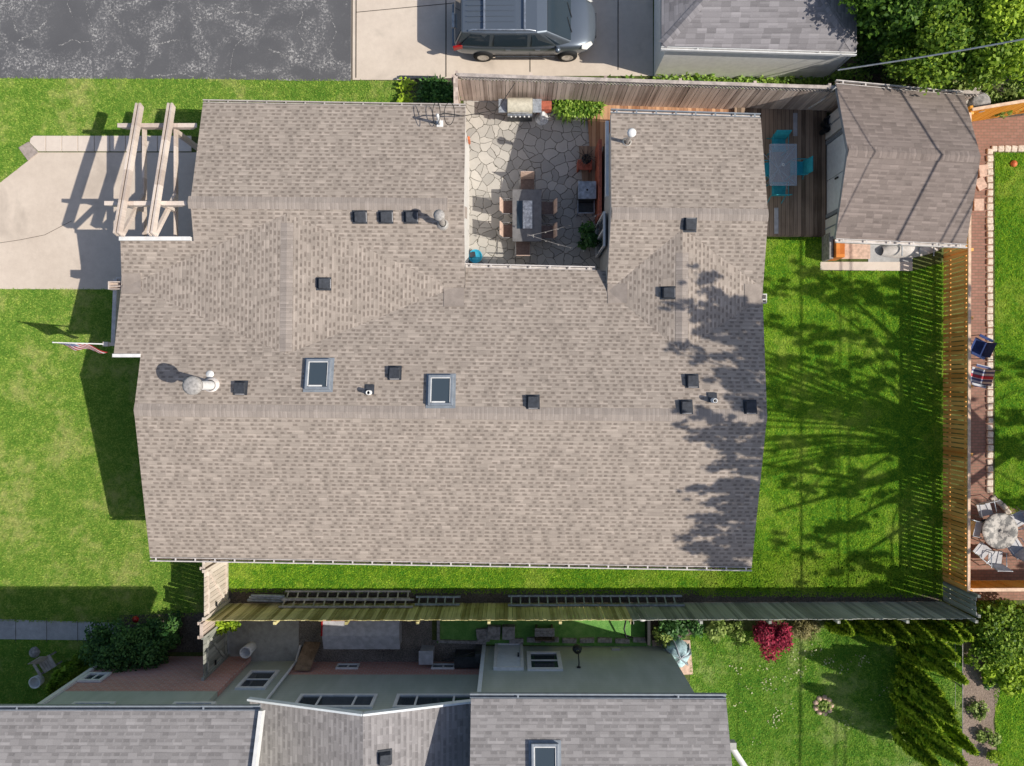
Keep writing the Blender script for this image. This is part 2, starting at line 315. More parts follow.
class MB:
    """collects shapes, then links them as ONE mesh object"""
    def __init__(s): s.v = []; s.f = []; s.m = []; s.uv = {}; s.mi = 0; s.smooth = set()
    def add(s, vs, fs, smooth=False, uvs=None):
        b = len(s.v); s.v += [tuple(v) for v in vs]
        for i, f in enumerate(fs):
            if smooth: s.smooth.add(len(s.f))
            if uvs: s.uv[len(s.f)] = [uvs[k] for k in f]
            s.f.append(tuple(b + k for k in f)); s.m.append(s.mi)
        return s
    def box(s, c, d, rz=0, M4=None):
        x, y, z = d[0] / 2, d[1] / 2, d[2] / 2
        vs = [Vector(p) for p in ((-x, -y, -z), (x, -y, -z), (x, y, -z), (-x, y, -z), (-x, -y, z), (x, -y, z), (x, y, z), (-x, y, z))]
        rot = M4 if M4 is not None else Matrix.Rotation(rz, 3, 'Z')
        vs = [rot @ v + Vector(c) for v in vs]
        return s.add(vs, [(3, 2, 1, 0), (4, 5, 6, 7), (0, 1, 5, 4), (1, 2, 6, 5), (2, 3, 7, 6), (3, 0, 4, 7)])
    def beam(s, a, b, w, h, up=(0, 0, 1)):
        a, b = Vector(a), Vector(b); d = b - a; L = d.length; d.normalize(); up = Vector(up)
        if abs(d.dot(up)) > .98: up = Vector((1, 0, 0))
        side = d.cross(up).normalized(); u = side.cross(d)
        return s.box((a + b) / 2, (L, w, h), M4=Matrix((d, side, u)).transposed())
    def prism(s, pts, z0, z1):
        n = len(pts); a = sum(pts[i][0] * pts[(i + 1) % n][1] - pts[(i + 1) % n][0] * pts[i][1] for i in range(n))
        if a < 0: pts = pts[::-1]
        vs = [(x, y, z0) for x, y in pts] + [(x, y, z1) for x, y in pts]
        return s.add(vs, [tuple(range(n))[::-1], tuple(range(n, 2 * n))] + [(i, (i + 1) % n, n + (i + 1) % n, n + i) for i in range(n)])
    def sheet(s, pts, z):
        n = len(pts); a = sum(pts[i][0] * pts[(i + 1) % n][1] - pts[(i + 1) % n][0] * pts[i][1] for i in range(n))
        if a < 0: pts = pts[::-1]
        return s.add([(x, y, z) for x, y in pts], [tuple(range(n))])
    def tube(s, pts, rs, n=8, cap=True):
        pts = [Vector(p) for p in pts]
        if not isinstance(rs, (list, tuple)): rs = [rs] * len(pts)
        vs, fs = [], []; ref = None
        for i, p in enumerate(pts):
            d = (pts[min(i + 1, len(pts) - 1)] - pts[max(i - 1, 0)]).normalized()
            if ref is None or abs(ref.dot(d)) > .95: ref = Vector((0, 0, 1)) if abs(d.z) < .9 else Vector((1, 0, 0))
            a = d.cross(ref).normalized(); b = d.cross(a)
            vs += [p + (a * math.cos(2 * math.pi * k / n) + b * math.sin(2 * math.pi * k / n)) * rs[i] for k in range(n)]
        for i in range(len(pts) - 1):
            for k in range(n): fs.append((i * n + k, i * n + (k + 1) % n, (i + 1) * n + (k + 1) % n, (i + 1) * n + k))
        s.add(vs, fs, True)
        if cap:
            s.add(vs[:n], [tuple(range(n))[::-1]]); s.add(vs[-n:], [tuple(range(n))])
        return s
    def lathe(s, c, prof, n=20, axis=None):
        c = Vector(c); vs, fs = [], []
        for r, z in prof: vs += [Vector((r * math.cos(2 * math.pi * k / n), r * math.sin(2 * math.pi * k / n), z)) for k in range(n)]
        if axis is not None:
            q = Vector((0, 0, 1)).rotation_difference(Vector(axis)).to_matrix(); vs = [q @ v for v in vs]
        vs = [v + c for v in vs]
        for i in range(len(prof) - 1):
            for k in range(n): fs.append((i * n + k, i * n + (k + 1) % n, (i + 1) * n + (k + 1) % n, (i + 1) * n + k))
        return s.add(vs, fs, True)
    def quad(s, a, b, c, d): return s.add([a, b, c, d], [(0, 1, 2, 3)])
    def build(s, name, mat, parent=None, local=False, bevel=0, **kw):
        me = bpy.data.meshes.new(name); off = Vector((0, 0, 0))
        if parent is not None and not local: off = worldloc(parent)
        me.from_pydata([(v[0] - off.x, v[1] - off.y, v[2] - off.z) for v in s.v], [], s.f)
        for k in (mat if isinstance(mat, (list, tuple)) else [mat]): me.materials.append(M[k] if isinstance(k, str) else k)
        me.polygons.foreach_set('material_index', s.m)
        if s.smooth: me.polygons.foreach_set('use_smooth', [i in s.smooth for i in range(len(s.f))])
        if s.uv:
            ul = me.uv_layers.new(name='UVMap')
            for p in me.polygons:
                q = s.uv.get(p.index)
                if q:
                    for k, li in enumerate(p.loop_indices): ul.data[li].uv = q[k]
        me.update()
        o = bpy.data.objects.new(name, me); COL.objects.link(o)
        if parent is not None: o.parent = parent
        if bevel:
            bv = o.modifiers.new('bevel', 'BEVEL'); bv.width = bevel; bv.segments = 2; bv.limit_method = 'ANGLE'; bv.angle_limit = R(40)
        if kw: props(o, **kw)
        return o

def kids(o): return [c for c in bpy.data.objects if c.parent == o]
def copy_tree(o, parent=None, label=None):
    c = o.copy(); COL.objects.link(c)
    if parent is not None: c.parent = parent
    for ch in kids(o): copy_tree(ch, c)
    if label: c['label'] = label
    return c
def struct(name, pts, z, mat):
    return MB().sheet(pts, z).build(name, mat, kind='structure')

def raw_mesh(name, co, nper, mat, tint, parent=None, **kw):
    """many separate n-gons (leaves, blades) as one mesh with a per-leaf tint"""
    co = np.asarray(co, np.float32); off = worldloc(parent) if parent is not None else Vector((0, 0, 0))
    co = co - np.array(off, np.float32)
    n = len(co) // nper; me = bpy.data.meshes.new(name)
    me.vertices.add(n * nper); me.vertices.foreach_set('co', co.ravel())
    me.loops.add(n * nper); me.loops.foreach_set('vertex_index', np.arange(n * nper, dtype=np.int32))
    me.polygons.add(n); me.polygons.foreach_set('loop_start', np.arange(0, n * nper, nper, dtype=np.int32))
    at = me.attributes.new('tint', 'FLOAT', 'POINT'); at.data.foreach_set('value', np.repeat(np.asarray(tint, np.float32), nper))
    me.materials.append(M[mat]); me.update(calc_edges=True)
    o = bpy.data.objects.new(name, me); COL.objects.link(o)
    if parent is not None: o.parent = parent
    if kw: props(o, **kw)
    return o
def in_poly(x, y, poly):
    r = np.zeros(len(x), bool); n = len(poly)
    for i in range(n):
        x0, y0 = poly[i]; x1, y1 = poly[(i + 1) % n]
        c = ((y0 > y) != (y1 > y)); r ^= c & (x < (x1 - x0) * (y - y0) / (y1 - y0 + 1e-12) + x0)
    return r
def blades(name, poly, dens, mat, z=.006, hgt=.05, wid=.016, holes=(), **kw):
    a = np.array(poly); lo, hi = a.min(0), a.max(0); n = int(dens * (hi[0] - lo[0]) * (hi[1] - lo[1]))
    x = rng.uniform(lo[0], hi[0], n); y = rng.uniform(lo[1], hi[1], n); k = in_poly(x, y, poly)
    for h in holes: k &= ~in_poly(x, y, h)
    x, y = x[k], y[k]; n = len(x); th = rng.uniform(0, 2 * np.pi, n); ln = rng.uniform(.6, 2.2, n) * .03 / hgt; h = hgt * rng.uniform(.5, 1.5, n)
    w = wid * rng.uniform(.6, 1.4, n); ph = th + np.pi / 2 + rng.normal(0, .4, n)
    co = np.zeros((n, 3, 3)); bx, by = np.cos(th) * w, np.sin(th) * w
    co[:, 0] = np.stack([x - bx, y - by, np.full(n, z)], 1); co[:, 1] = np.stack([x + bx, y + by, np.full(n, z)], 1)
    co[:, 2] = np.stack([x + np.cos(ph) * ln * h, y + np.sin(ph) * ln * h, z + h], 1)
    return raw_mesh(name, co.reshape(-1, 3), 3, mat, rng.uniform(0, 1, n), **kw)
def leaves_at(pts, size, up=.5, asp=.6, outward=None, droop=0):
    """rhombic leaves at points; normals random, biased up / outward"""
    n = len(pts); nr = rng.normal(0, 1, (n, 3)); nr[:, 2] = np.abs(nr[:, 2]) + up
    if outward is not None: nr += outward
    nr /= np.linalg.norm(nr, axis=1)[:, None]
    a = np.cross(nr, rng.normal(0, 1, (n, 3))); a /= np.linalg.norm(a, axis=1)[:, None]; b = np.cross(nr, a)
    s = size * rng.uniform(.55, 1.35, (n, 1)); fold = nr * s * .18
    co = np.stack([pts - a * s, pts + b * s * asp + fold, pts + a * s - np.array([0, 0, 1]) * s * droop, pts - b * s * asp + fold], 1)
    return co.reshape(-1, 3)
def clump_points(clumps, n, shell=.55):
    w = np.array([c[1][0] * c[1][1] + .3 * c[1][2] * c[1][0] for c in clumps]); w = w / w.sum(); pts = []; out = []; tn = []
    for (c, r), k in zip(clumps, rng.multinomial(n, w)):
        d = rng.normal(0, 1, (k, 3)); d /= np.linalg.norm(d, axis=1)[:, None]
        q = (shell + (1 - shell) * rng.uniform(0, 1, (k, 1)) ** .6) * (1 + rng.normal(0, .08, (k, 1)))
        pts.append(np.array(c) + d * q * np.array(r)); out.append(d); tn.append(np.clip(rng.uniform(0, 1, k) + rng.normal(0, .15), 0, 1))
    return np.concatenate(pts), np.concatenate(out), np.concatenate(tn)
def foliage(name, clumps, n, size, mat, parent=None, up=.4, asp=.6, shell=.5, outw=.8, zmin=.03, **kw):
    p, o, t = clump_points(clumps, n, shell); k = p[:, 2] > zmin; p, o, t = p[k], o[k], t[k]
    return raw_mesh(name, leaves_at(p, size, up, asp, o * outw), 4, mat, t, parent, **kw)
def scatter_clumps(c, r, n, cr):
    """n uneven clumps through an ellipsoid: the crown's outline is uneven and lets gaps through"""
    out = []
    for i in range(n):
        d = rng.normal(0, 1, 3); d /= np.linalg.norm(d); q = rng.uniform(.35, 1) ** .7
        p = np.array(c) + d * q * np.array(r); k = cr * rng.uniform(.6, 1.3)
        out.append((p, (k, k * rng.uniform(.8, 1.2), k * .75)))
    return out

# ------------------------------------------------------------------ roofs
def plane_from(a, b, side, k, hr):
    """roof plane falling with slope k to the left (side=1) or right (-1) of the ridge a->b at height hr"""
    d = (Vector((b[0] - a[0], b[1] - a[1]))).normalized(); n = Vector((-d.y, d.x)) * side   # downhill direction
    return (hr + k * (n.x * a[0] + n.y * a[1]), -k * n.x, -k * n.y)
def pz(p, x, y): return p[0] + p[1] * x + p[2] * y
def clip(poly, f):
    out = []; n = len(poly)
    for i in range(n):
        a, b = poly[i], poly[(i + 1) % n]; fa, fb = f(*a), f(*b)
        if fa >= 0: out.append(a)
        if (fa > 0 and fb < 0) or (fa < 0 and fb > 0):
            t = fa / (fa - fb); out.append((a[0] + (b[0] - a[0]) * t, a[1] + (b[1] - a[1]) * t))
    return out
def area(p): return abs(sum(p[i][0] * p[(i + 1) % len(p)][1] - p[(i + 1) % len(p)][0] * p[i][1] for i in range(len(p)))) / 2
def facets(dom, gables):
    res = []
    for gi, g in enumerate(gables):
        for p in g:
            polys = [dom]
            for q in g:
                if q is not p: polys = [clip(w, lambda x, y: pz(q, x, y) - pz(p, x, y)) for w in polys]
            for hi, h in enumerate(gables):
                if hi == gi: continue
                nxt = []
                for w in polys:
                    rest = w
                    for q in h:
                        if len(rest) < 3: break
                        nxt.append(clip(rest, lambda x, y: pz(p, x, y) - pz(q, x, y)))
                        rest = clip(rest, lambda x, y: pz(q, x, y) - pz(p, x, y))
                polys = [w for w in nxt if len(w) >= 3]
            res += [(p, w) for w in polys if len(w) >= 3 and area(w) > 1e-4]
    return res
def roofz(gables, x, y): return max(min(pz(p, x, y) for p in g) for g in gables)
def add_facets(mb, fs, lift=0):
    for p, w in fs:
        a = sum(w[i][0] * w[(i + 1) % len(w)][1] - w[(i + 1) % len(w)][0] * w[i][1] for i in range(len(w)))
        if a < 0: w = w[::-1]
        g = Vector((p[1], p[2])); k = g.length; dn = -g / k; al = Vector((-dn.y, dn.x)); sl = math.sqrt(1 + k * k)
        vs = [(x, y, pz(p, x, y) + lift) for x, y in w]; uv = [(al.x * x + al.y * y, (-dn.x * x - dn.y * y) * sl) for x, y in w]
        mb.add(vs, [tuple(range(len(w)))], uvs=uv)
def skirt(mb, pts, zf, top, bot, step=.3, closed=True, inset=0, outw=0):
    """vertical band along an outline under the roof surface, from zf+top down to zf+bot (bot=None: the ground)"""
    n = len(pts)
    for i in range(n if closed else n - 1):
        a, b = Vector(pts[i]), Vector(pts[(i + 1) % n]); L = (b - a).length
        if L < 1e-3: continue
        k = max(1, int(L / step)); pr = None
        for j in range(k + 1):
            q = a.lerp(b, j / k); z = zf(q.x, q.y)
            cur = ((q.x, q.y, z + top), (q.x, q.y, 0 if bot is None else z + bot))
            if pr: mb.quad(pr[1], cur[1], cur[0], pr[0])
            pr = cur
def cap_strip(mb, a, b, zf, w=.19, lift=.02, course=.17):
    a, b = Vector(a), Vector(b); d = (b - a); L = d.length; d.normalize(); n = Vector((-d.y, d.x)); k = max(2, int(L / .5))
    for j in range(k):
        p, q = a + d * (L * j / k), a + d * (L * (j + 1) / k)
        for sgn in (1, -1):
            o = n * (w * sgn)
            r = [(p.x, p.y), (q.x, q.y), ((q + o).x, (q + o).y), ((p + o).x, (p + o).y)]
            z = [zf(p.x, p.y), zf(q.x, q.y)]; zo = [zf(*(p + o)), zf(*(q + o))]
            vs = [(r[0][0], r[0][1], z[0] + lift), (r[1][0], r[1][1], z[1] + lift), (r[2][0], r[2][1], min(zo[1], z[1]) + lift * .6), (r[3][0], r[3][1], min(zo[0], z[0]) + lift * .6)]
            uv = [(0, L * j / k), (0, L * (j + 1) / k), (w * sgn, L * (j + 1) / k), (w * sgn, L * j / k)]
            f = (0, 1, 2, 3) if sgn > 0 else (3, 2, 1, 0)
            mb.add(vs, [f], uvs=uv)
def hit(zf, x, y):
    h = 3.3
    for _ in range(12):
        p = P(x, y, h); h = .5 * h + .5 * zf(p.x, p.y)
    return P(x, y, h)
def gutter(parent, a, b, z, out, mat='offwhite', w=.12, hang=.62, inner='gutter_in'):
    """open U gutter along a->b, lying on the `out` side of the eave"""
    a, b, out = Vector(a), Vector(b), Vector(out).normalized(); d = (b - a).normalized(); L = (b - a).length
    g = MB(); A, B = Vector((a.x, a.y, z)), Vector((b.x, b.y, z)); o = Vector((out.x, out.y, 0))
    g.beam(A + o * w, B + o * w, .03, .11); g.beam(A + o * .015, B + o * .015, .02, .1)
    g.mi = 1; g.beam(A + o * (w / 2) - Vector((0, 0, .045)), B + o * (w / 2) - Vector((0, 0, .045)), w - .055, .012); g.mi = 0
    k = int(L / hang)
    for j in range(k + 1):
        q = A.lerp(B, (j + .3) / (k + .6)) + Vector((0, 0, .045)); g.beam(q + o * .03, q + o * (w - .02), .045, .012)
    return g.build('gutter', [mat, inner], parent)

# ------------------------------------------------------------------ fences
def fence(a, b, h, label, mat, pw=.135, gap=.008, cap='fence_cap', capmat=None, z0=.05, th=.02, posts=2.4, side=1, double=0, lattice=0, name='wooden_fence', rails=True, capw=.1, jit=.02):
    a, b = Vector(a[:2]), Vector(b[:2]); d = (b - a); L = d.length; d.normalize(); n = Vector((-d.y, d.x)) * side
    e = empty(name, (a.x, a.y, 0), label, 'fence'); capmat = capmat or mat
    pk = MB(); k = int(L / (pw + gap)); ht = h - .03 - lattice
    for i in range(k):
        q = a + d * ((i + .5) * L / k); t = random.uniform(-jit, jit); rz = math.atan2(d.y, d.x)
        off = n * random.uniform(-.006, .006)
        pk.box((q.x + off.x, q.y + off.y, (z0 + ht + t) / 2 ), (pw * random.uniform(.96, 1.0), th, ht + t - z0), rz)
    pk.build('pickets', mat, e)
    if double:
        pk = MB(); kk = k
        for i in range(kk):
            q = a + d * ((i + 1.0) * L / k) - n * double; pk.box((q.x, q.y, (z0 + ht) / 2), (pw * .92, th, ht - z0), math.atan2(d.y, d.x))
        pk.build('pickets', mat, e)
    if lattice:
        lt = MB(); m = int(L / .11)
        for i in range(m):
            q = a + d * (i * L / m); r = q + d * lattice * .9; z = h - lattice
            lt.beam((q.x, q.y, z), (r.x, r.y, h - .03), .01, .028, (n.x, n.y, 0)); lt.beam((q.x + n.x * .012, q.y + n.y * .012, h - .03), (r.x + n.x * .012, r.y + n.y * .012, z), .01, .028, (n.x, n.y, 0))
        lt.build('lattice', capmat, e)
    if rails:
        for z in (.35, h * .82 - lattice):
            off = -n * (.04 if not double else double / 2)
            MB().beam((a.x + off.x, a.y + off.y, z), (b.x + off.x, b.y + off.y, z), .035, .085).build('rail', mat, e)
    m = max(1, round(L / posts))
    for i in range(m + 1):
        q = a + d * (L * i / m) - n * .085; MB().box((q.x, q.y, h / 2), (.095, .095, h), math.atan2(d.y, d.x)).build('post', mat, e)
    if capw: MB().beam((a.x, a.y, h), (b.x, b.y, h), capw, .035).build('cap_rail', capmat, e)
    return e
# ================================================================== SETTING: ground, paving, lawns
struct('ground', [(-250, -250), (250, -250), (250, 250), (-250, 250)], 0, 'earth')
struct('parking_lot', PX([(-500, -260), (352, -260), (351, 81), (300, 81), (200, 79), (100, 79), (-500, 76)]), .016, 'asphalt')
drive = PX([(352, -300), (652, -300), (653, 76), (560, 76), (455, 78), (399, 80), (351, 80)])
struct('driveway', drive, .012, 'drive')
mb = MB()
def joint(pts, w=.03, z=.017):
    q = [P(x, y, 0) for x, y in pts]
    for a, b in zip(q, q[1:]):
        a, b = Vector((a.x, a.y)), Vector((b.x, b.y)); d = (b - a).normalized(); n = Vector((-d.y, d.x)) * w / 2
        mb.quad((*(a - n), z), (*(b - n), z), (*(b + n), z), (*(a + n), z))
joint([(356.5, -100), (356, 78)], .04); joint([(356, 12.5), (446, 4), (520, -4)], .025); joint([(446, -100), (446, 77)], .04)
joint([(530, -60), (530, 72)], .035); joint([(618, -60), (618, 70)], .035); joint([(352.5, -100), (352, 80)], .05)
mb.build('driveway_joints', 'joint', kind='structure')
patio_drive = PX([(-300, 260), (-60, 219), (0, 183), (39, 152.5), (215, 152.5), (215, 289.5), (130, 289.5), (-300, 288)])
mb = MB()
for pts_, wd in (([(19, 41), (27, 37), (36, 33), (43, 26), (49, 18)], .11), ([(0, 40), (6, 42), (13, 44)], .07), ([(14, 21), (16, 28), (19, 36)], .06), ([(86, -6), (88, 14), (93, 30), (94, 52)], .03), ([(67, -4), (70, 10), (74, 21)], .03), ([(109, 8), (114, 17), (118, 22), (123, 31)], .09), ([(150, 46), (163, 44), (172, 41), (184, 40)], .06), ([(201, -5), (198, 9), (192, 19), (203, 17), (213, 15)], .05), ([(262, 30), (247, 36), (234, 48), (232, 60), (229, 76)], .03), ([(37, 65), (50, 67), (66, 69)], .04), ([(300, -4), (303, 14), (297, 30), (305, 44), (302, 60)], .03), ([(215, 6), (232, 12), (250, 13), (262, 16)], .07), ([(120, 66), (134, 68), (140, 62)], .05), ([(330, 12), (336, 30), (330, 52), (335, 70)], .03), ([(270, 50), (284, 56), (296, 54)], .06), ([(0, 8), (12, 6), (22, 9)], .05), ([(150, 76), (176, 74), (200, 77)], .05), ([(60, 46), (74, 41), (90, 42)], .04)):
    q = [P(x, y, 0) for x, y in pts_]; fine = []
    for a, b in zip(q, q[1:]):
        k = max(2, int((b - a).length / .09))
        fine += [a.lerp(b, i / k) + Vector((random.gauss(0, .025), random.gauss(0, .025), 0)) for i in range(k)]
    for a, b in zip(fine, fine[1:]):
        d = (b - a).normalized(); n = Vector((-d.y, d.x, 0)) * wd / 2; u, v = random.uniform(.3, 1.3), random.uniform(.3, 1.3)
        mb.quad((a.x - n.x * u, a.y - n.y * u, .020), (b.x - n.x * v, b.y - n.y * v, .020), (b.x + n.x * v, b.y + n.y * v, .020), (a.x + n.x * u, a.y + n.y * u, .020))
mb.build('asphalt_cracks', 'scuff', kind='structure')
struct('side_driveway', patio_drive, .012, 'concrete')
mb = MB(); joint([(-60, 252), (0, 243), (20, 240), (45, 235), (72, 221)], .016); mb.build('driveway_crack', 'joint', kind='structure')
# pale kerb slabs along the top of that drive, one by one
xs = [31, 46.5, 62.5, 78.5, 95, 110.5, 126, 142, 158, 175, 192]
for i in range(len(xs) - 1):
    a, b = xs[i] + .35, xs[i + 1] - .35
    pts = [(a, 136.2), (b, 136.2), (b, 151.6), (a, 151.6)] if i else [(a, 139), (a + 3, 136.2), (b, 136.2), (b, 151.6), (39, 151.6), (30.5, 143)]
    MB().prism(PX(pts), .0, .05).build('kerb_slab', 'slab', kind='structure', bevel=.006)
MB().prism(PX([(19, 148), (29, 142), (39, 152.5), (28.5, 161)]), 0, .045).build('kerb_slab', 'pink_dull', kind='structure', bevel=.01)
struct('sidewalk', PX([(-300, 616), (0, 619), (64, 621), (100, 622), (130, 624), (130, 643), (85, 640), (0, 639), (-300, 637)]), .012, 'old_slab')
mb = MB()
for x in (-30, 16, 47, 78, 108): joint([(x, 618), (x, 642)], .02)
mb.build('sidewalk_joints', 'joint', kind='structure')
struct('patio', [(-1.5, 3.4), (3.2, 3.4), (3.2, 9.85), (-1.7, 9.95)], .012, 'flag')
struct('boardwalk', [(2.72, 8.3), (3.25, 8.3), (3.25, 8.4), (9.0, 8.25), (9.0, 9.72), (2.6, 9.82)], .06, 'walk')
MB().prism([(2.35, 8.32), (3.1, 8.32), (3.1, 6.3), (2.55, 6.3)], .0, .05).build('patio_step', 'deck', kind='structure')
struct('brick_path', PX([(971, 121), (1100, 108), (1100, 150), (993, 150), (993, 495), (1006, 505), (1100, 545), (1100, 600), (968, 600), (968, 300)]), .010, 'paver')
struct('planting_bed', PX([(962, 640), (992, 650), (1000, 690), (993, 720), (1001, 800), (962, 800)]), .012, 'bed')
struct('gravel_yard', PX([(205, 612), (432, 612), (432, 640), (480, 640), (480, 668), (205, 668)]), .008, 'gravel')
struct('fence_shade_strip', [(-10.0, -7.22), (7.0, -7.28), (12, -7.35), (15, -7.4), (15, -7.75), (-10.6, -7.75)], .010, 'mulch')  # mulch coloured sheet painting in the fence's shadow on the grass
struct('mulch_border', PX([(640, 612), (700, 612), (700, 632), (655, 645), (640, 640)]), .010, 'mulch')
struct('mulch_corner', PX([(120, 615), (210, 612), (210, 652), (120, 652)]), .014, 'mulch')
struct('brick_yard', PX([(195, 656), (250, 656), (250, 668), (195, 668)]), .013, 'paver')
struct('bush_bed', PX([(880, 55), (1200, 30), (1200, 118), (975, 125), (850, 108), (820, 74), (850, 60)]), .006, 'mulch')
struct('concrete_pad', PX([(242, 612), (293, 612), (299, 618), (299, 661), (242, 662)]), .03, 'dark_slab')
struct('paved_strip', PX([(207, 620), (242, 620), (242, 661), (207, 661)]), .02, 'dark_slab')
struct('shed_walkway', PX([(820, 262), (912, 262), (912, 271), (820, 270)]), .03, 'slab')
struct('shed_apron', PX([(834, 236), (870, 236), (870, 259), (834, 259)]), .022, 'pink_stone')
struct('shed_floor_slab', PX([(868, 236), (915, 236), (912, 262), (868, 262)]), .018, 'old_slab')
turf_poly = PX([(437, 615), (648, 615), (652, 648), (600, 646), (480, 644), (437, 643)])
struct('artificial_turf', turf_poly, .016, 'turf')
struct('brick_pad', PX([(652, 640), (690, 640), (693, 674), (655, 676)]), .02, 'pink_stone')
# lawns: soil-coloured sheet with a mesh of grass blades on it
lawns = [
 ('front_lawn', PX([(-120, 289), (215, 289), (215, 606), (206, 612), (150, 624), (-120, 618)]), 'lawn_front', 1150),
 ('front_lawn', PX([(-120, 77), (352, 80), (352, 81), (420, 81), (420, 128), (215, 136.5), (31, 136.5), (39, 152), (0, 183), (-60, 219), (-120, 229)]), 'lawn_front', 1150),
 ('front_lawn', PX([(-120, 638), (84, 640), (96, 660), (70, 720), (-120, 720)]), 'lawn_front', 600),
 ('side_lawn', PX([(222, 540), (720, 548), (960, 560), (944, 595), (600, 594), (230, 592)]), 'lawn_back', 1300),
 ('back_lawn', PX([(700, 236), (822, 236), (822, 271), (912, 271), (946, 262), (946, 597), (700, 596)]), 'lawn_back', 1300),
 ('neighbour_lawn', PX([(690, 633), (820, 628), (962, 625), (962, 800), (700, 800), (690, 690)]), 'lawn_next', 1250),
 ('far_lawn', PX([(995, 153), (1140, 153), (1140, 560), (1016, 520), (995, 494)]), 'lawn_back', 1250),
 ('corner_lawn', PX([(993, 660), (1140, 640), (1140, 800), (1001, 800), (995, 720)]), 'lawn_back', 1250)]
for i, (nm, poly, m, den) in enumerate(lawns):
    struct(nm, poly, .004, m)
    blades('grass', poly, den, m, kind='stuff', hgt=.03)

# ================================================================== MAIN HOUSE
k0 = .2346
r1a, r1b = (-11.22, -.80), (7.57, -.98)
R1 = [plane_from(r1a, r1b, 1, k0, 3.9), plane_from(r1a, r1b, -1, k0, 3.9)]
r2a, r2b = (-9.77, 5.455), (-1.42, 5.39)
R2 = [plane_from(r2a, r2b, 1, k0, 3.57), plane_from(r2a, r2b, -1, k0, 3.57)]
r3a, r3b = (3.02, 5.13), (7.74, 5.07)
R3 = [plane_from(r3a, r3b, 1, k0, 3.55), plane_from(r3a, r3b, -1, k0, 3.55)]
ends = lambda y1, y0, h: [(h + 6 * y1, 0, -6), (h - 6 * y0, 0, 6)]      # the saddles stop at the ridges they join
SW = [plane_from((-6.8, 5), (-6.85, 0), 1, .1, 3.5), plane_from((-6.8, 5), (-6.85, 0), -1, .1, 3.5)] + ends(5.4, .2, 3.5)
SE = [plane_from((5.17, 4), (5.15, 1), 1, .155, 3.45), plane_from((5.17, 4), (5.15, 1), -1, .2, 3.45)] + ends(5.0, .2, 3.45)
GA, GB, GC = [R1, R2, SW], [R1], [R1, R3, SE]
A1 = [(-9.65, 8.74), (-1.45, 8.60), (-1.45, -5.60), (-9.85, -5.44)]
lx = lambda y: -9.65 - .2 * (8.74 - y) / 14.18
A2 = [(lx(4.33), 4.33), (lx(.88), .88), (-11.22, .88), (-12.04, .88), (-12.08, 3.0), (-11.95, 4.33)]
A3 = [(lx(.88), .88), (-9.85, -5.44), (-11.30, -5.42), (-11.22, -.8), (-11.22, .88)]
B1 = [(-1.45, 3.60), (2.93, 3.50), (2.93, -5.66), (-1.45, -5.60)]
C1 = [(3.09, 8.43), (7.77, 8.28), (7.73, 5.1), (7.75, 2.9), (7.57, -.98), (7.49, -5.73), (2.93, -5.66), (2.93, 2.8)]
def zmain(x, y):
    if x < -1.45: return roofz(GA, x, y)
    if x < 2.93: return roofz(GB, x, y)
    return roofz(GC, x, y)
house = empty('house', (0, 0, 0), 'large single storey house with brown shingled roof, skylights and a courtyard notch', 'house')
rf = MB()
for dom, g in ((A1, GA), (A2, GA), (A3, GA), (B1, GB), (C1, GC)): add_facets(rf, facets(dom, g))
# the step at either side of the courtyard roof
for x, g in ((-1.45, GA), (2.93, GC)):
    for j in range(20):
        y0, y1 = 3.6 - j * .1, 3.5 - j * .1
        za, zb = roofz(g, x - .001 if x < 0 else x + .001, y0), roofz(g, x, y1); c, d = roofz(GB, x, y0), roofz(GB, x, y1)
        if za > c + .01 or zb > d + .01: rf.mi = 1; rf.quad((x, y0, c - .1), (x, y1, d - .1), (x, y1, max(zb, d)), (x, y0, max(za, c))); rf.mi = 0
roof = rf.build('roof', ['roof', 'siding_dark'], house)
cp = MB()
for a, b in ((r1a, r1b), (r2a, r2b), (r3a, r3b), ((-6.8, 4.85), (-6.84, .95)), ((5.17, 3.95), (5.15, 1.2))):
    cp = MB(); cap_strip(cp, a, b, zmain, lift=.02 if abs(a[0] - b[0]) > 1 else .008); cp.build('ridge_cap', 'cap', roof)
for (x0, y0, x1, y1), g in (((-12.04, 2.75, -11.45, 3.38), GA), ((-2.1, 2.35, -1.47, 2.95), GA), ((2.95, 2.45, 3.55, 3.06), GC), ((7.15, 2.35, 7.7, 3.05), GC)):
    f = MB(); add_facets(f, facets([(x0, y0), (x1, y0), (x1, y1), (x0, y1)], g), .014); f.build('valley_flashing', 'flash', roof)
zA = lambda x, y: roofz(GA, min(x, -1.4501), y)
zC = lambda x, y: roofz(GC, max(x, 2.9301), y)
zB = lambda x, y: roofz(GB, x, y)
def run(mb, pts, zf, top, bot):
    skirt(mb, pts, zf, top, bot, closed=False)
fa = MB()
oA = [(-1.45, 2.3), (-1.45, 8.60), (-9.65, 8.74), (lx(4.33), 4.33), (-11.95, 4.33), (-12.08, 3.0), (-12.04, .88), (-11.22, .88), (-11.22, -.8), (-11.30, -5.42), (-1.45, -5.6)]
run(fa, oA, zA, 0, -.2); run(fa, [(-1.45, -5.6), (2.93, -5.66)], zB, 0, -.2); run(fa, [(2.93, 3.5), (-1.45, 3.6)], zB, 0, -.2)
oC = [(2.93, -5.66), (7.49, -5.73), (7.57, -.98), (7.75, 2.9), (7.73, 5.1), (7.77, 8.28), (3.09, 8.43), (2.94, 2.8), (2.93, 2.0)]
run(fa, oC, zC, 0, -.2)
fa.build('fascia', 'offwhite', house)
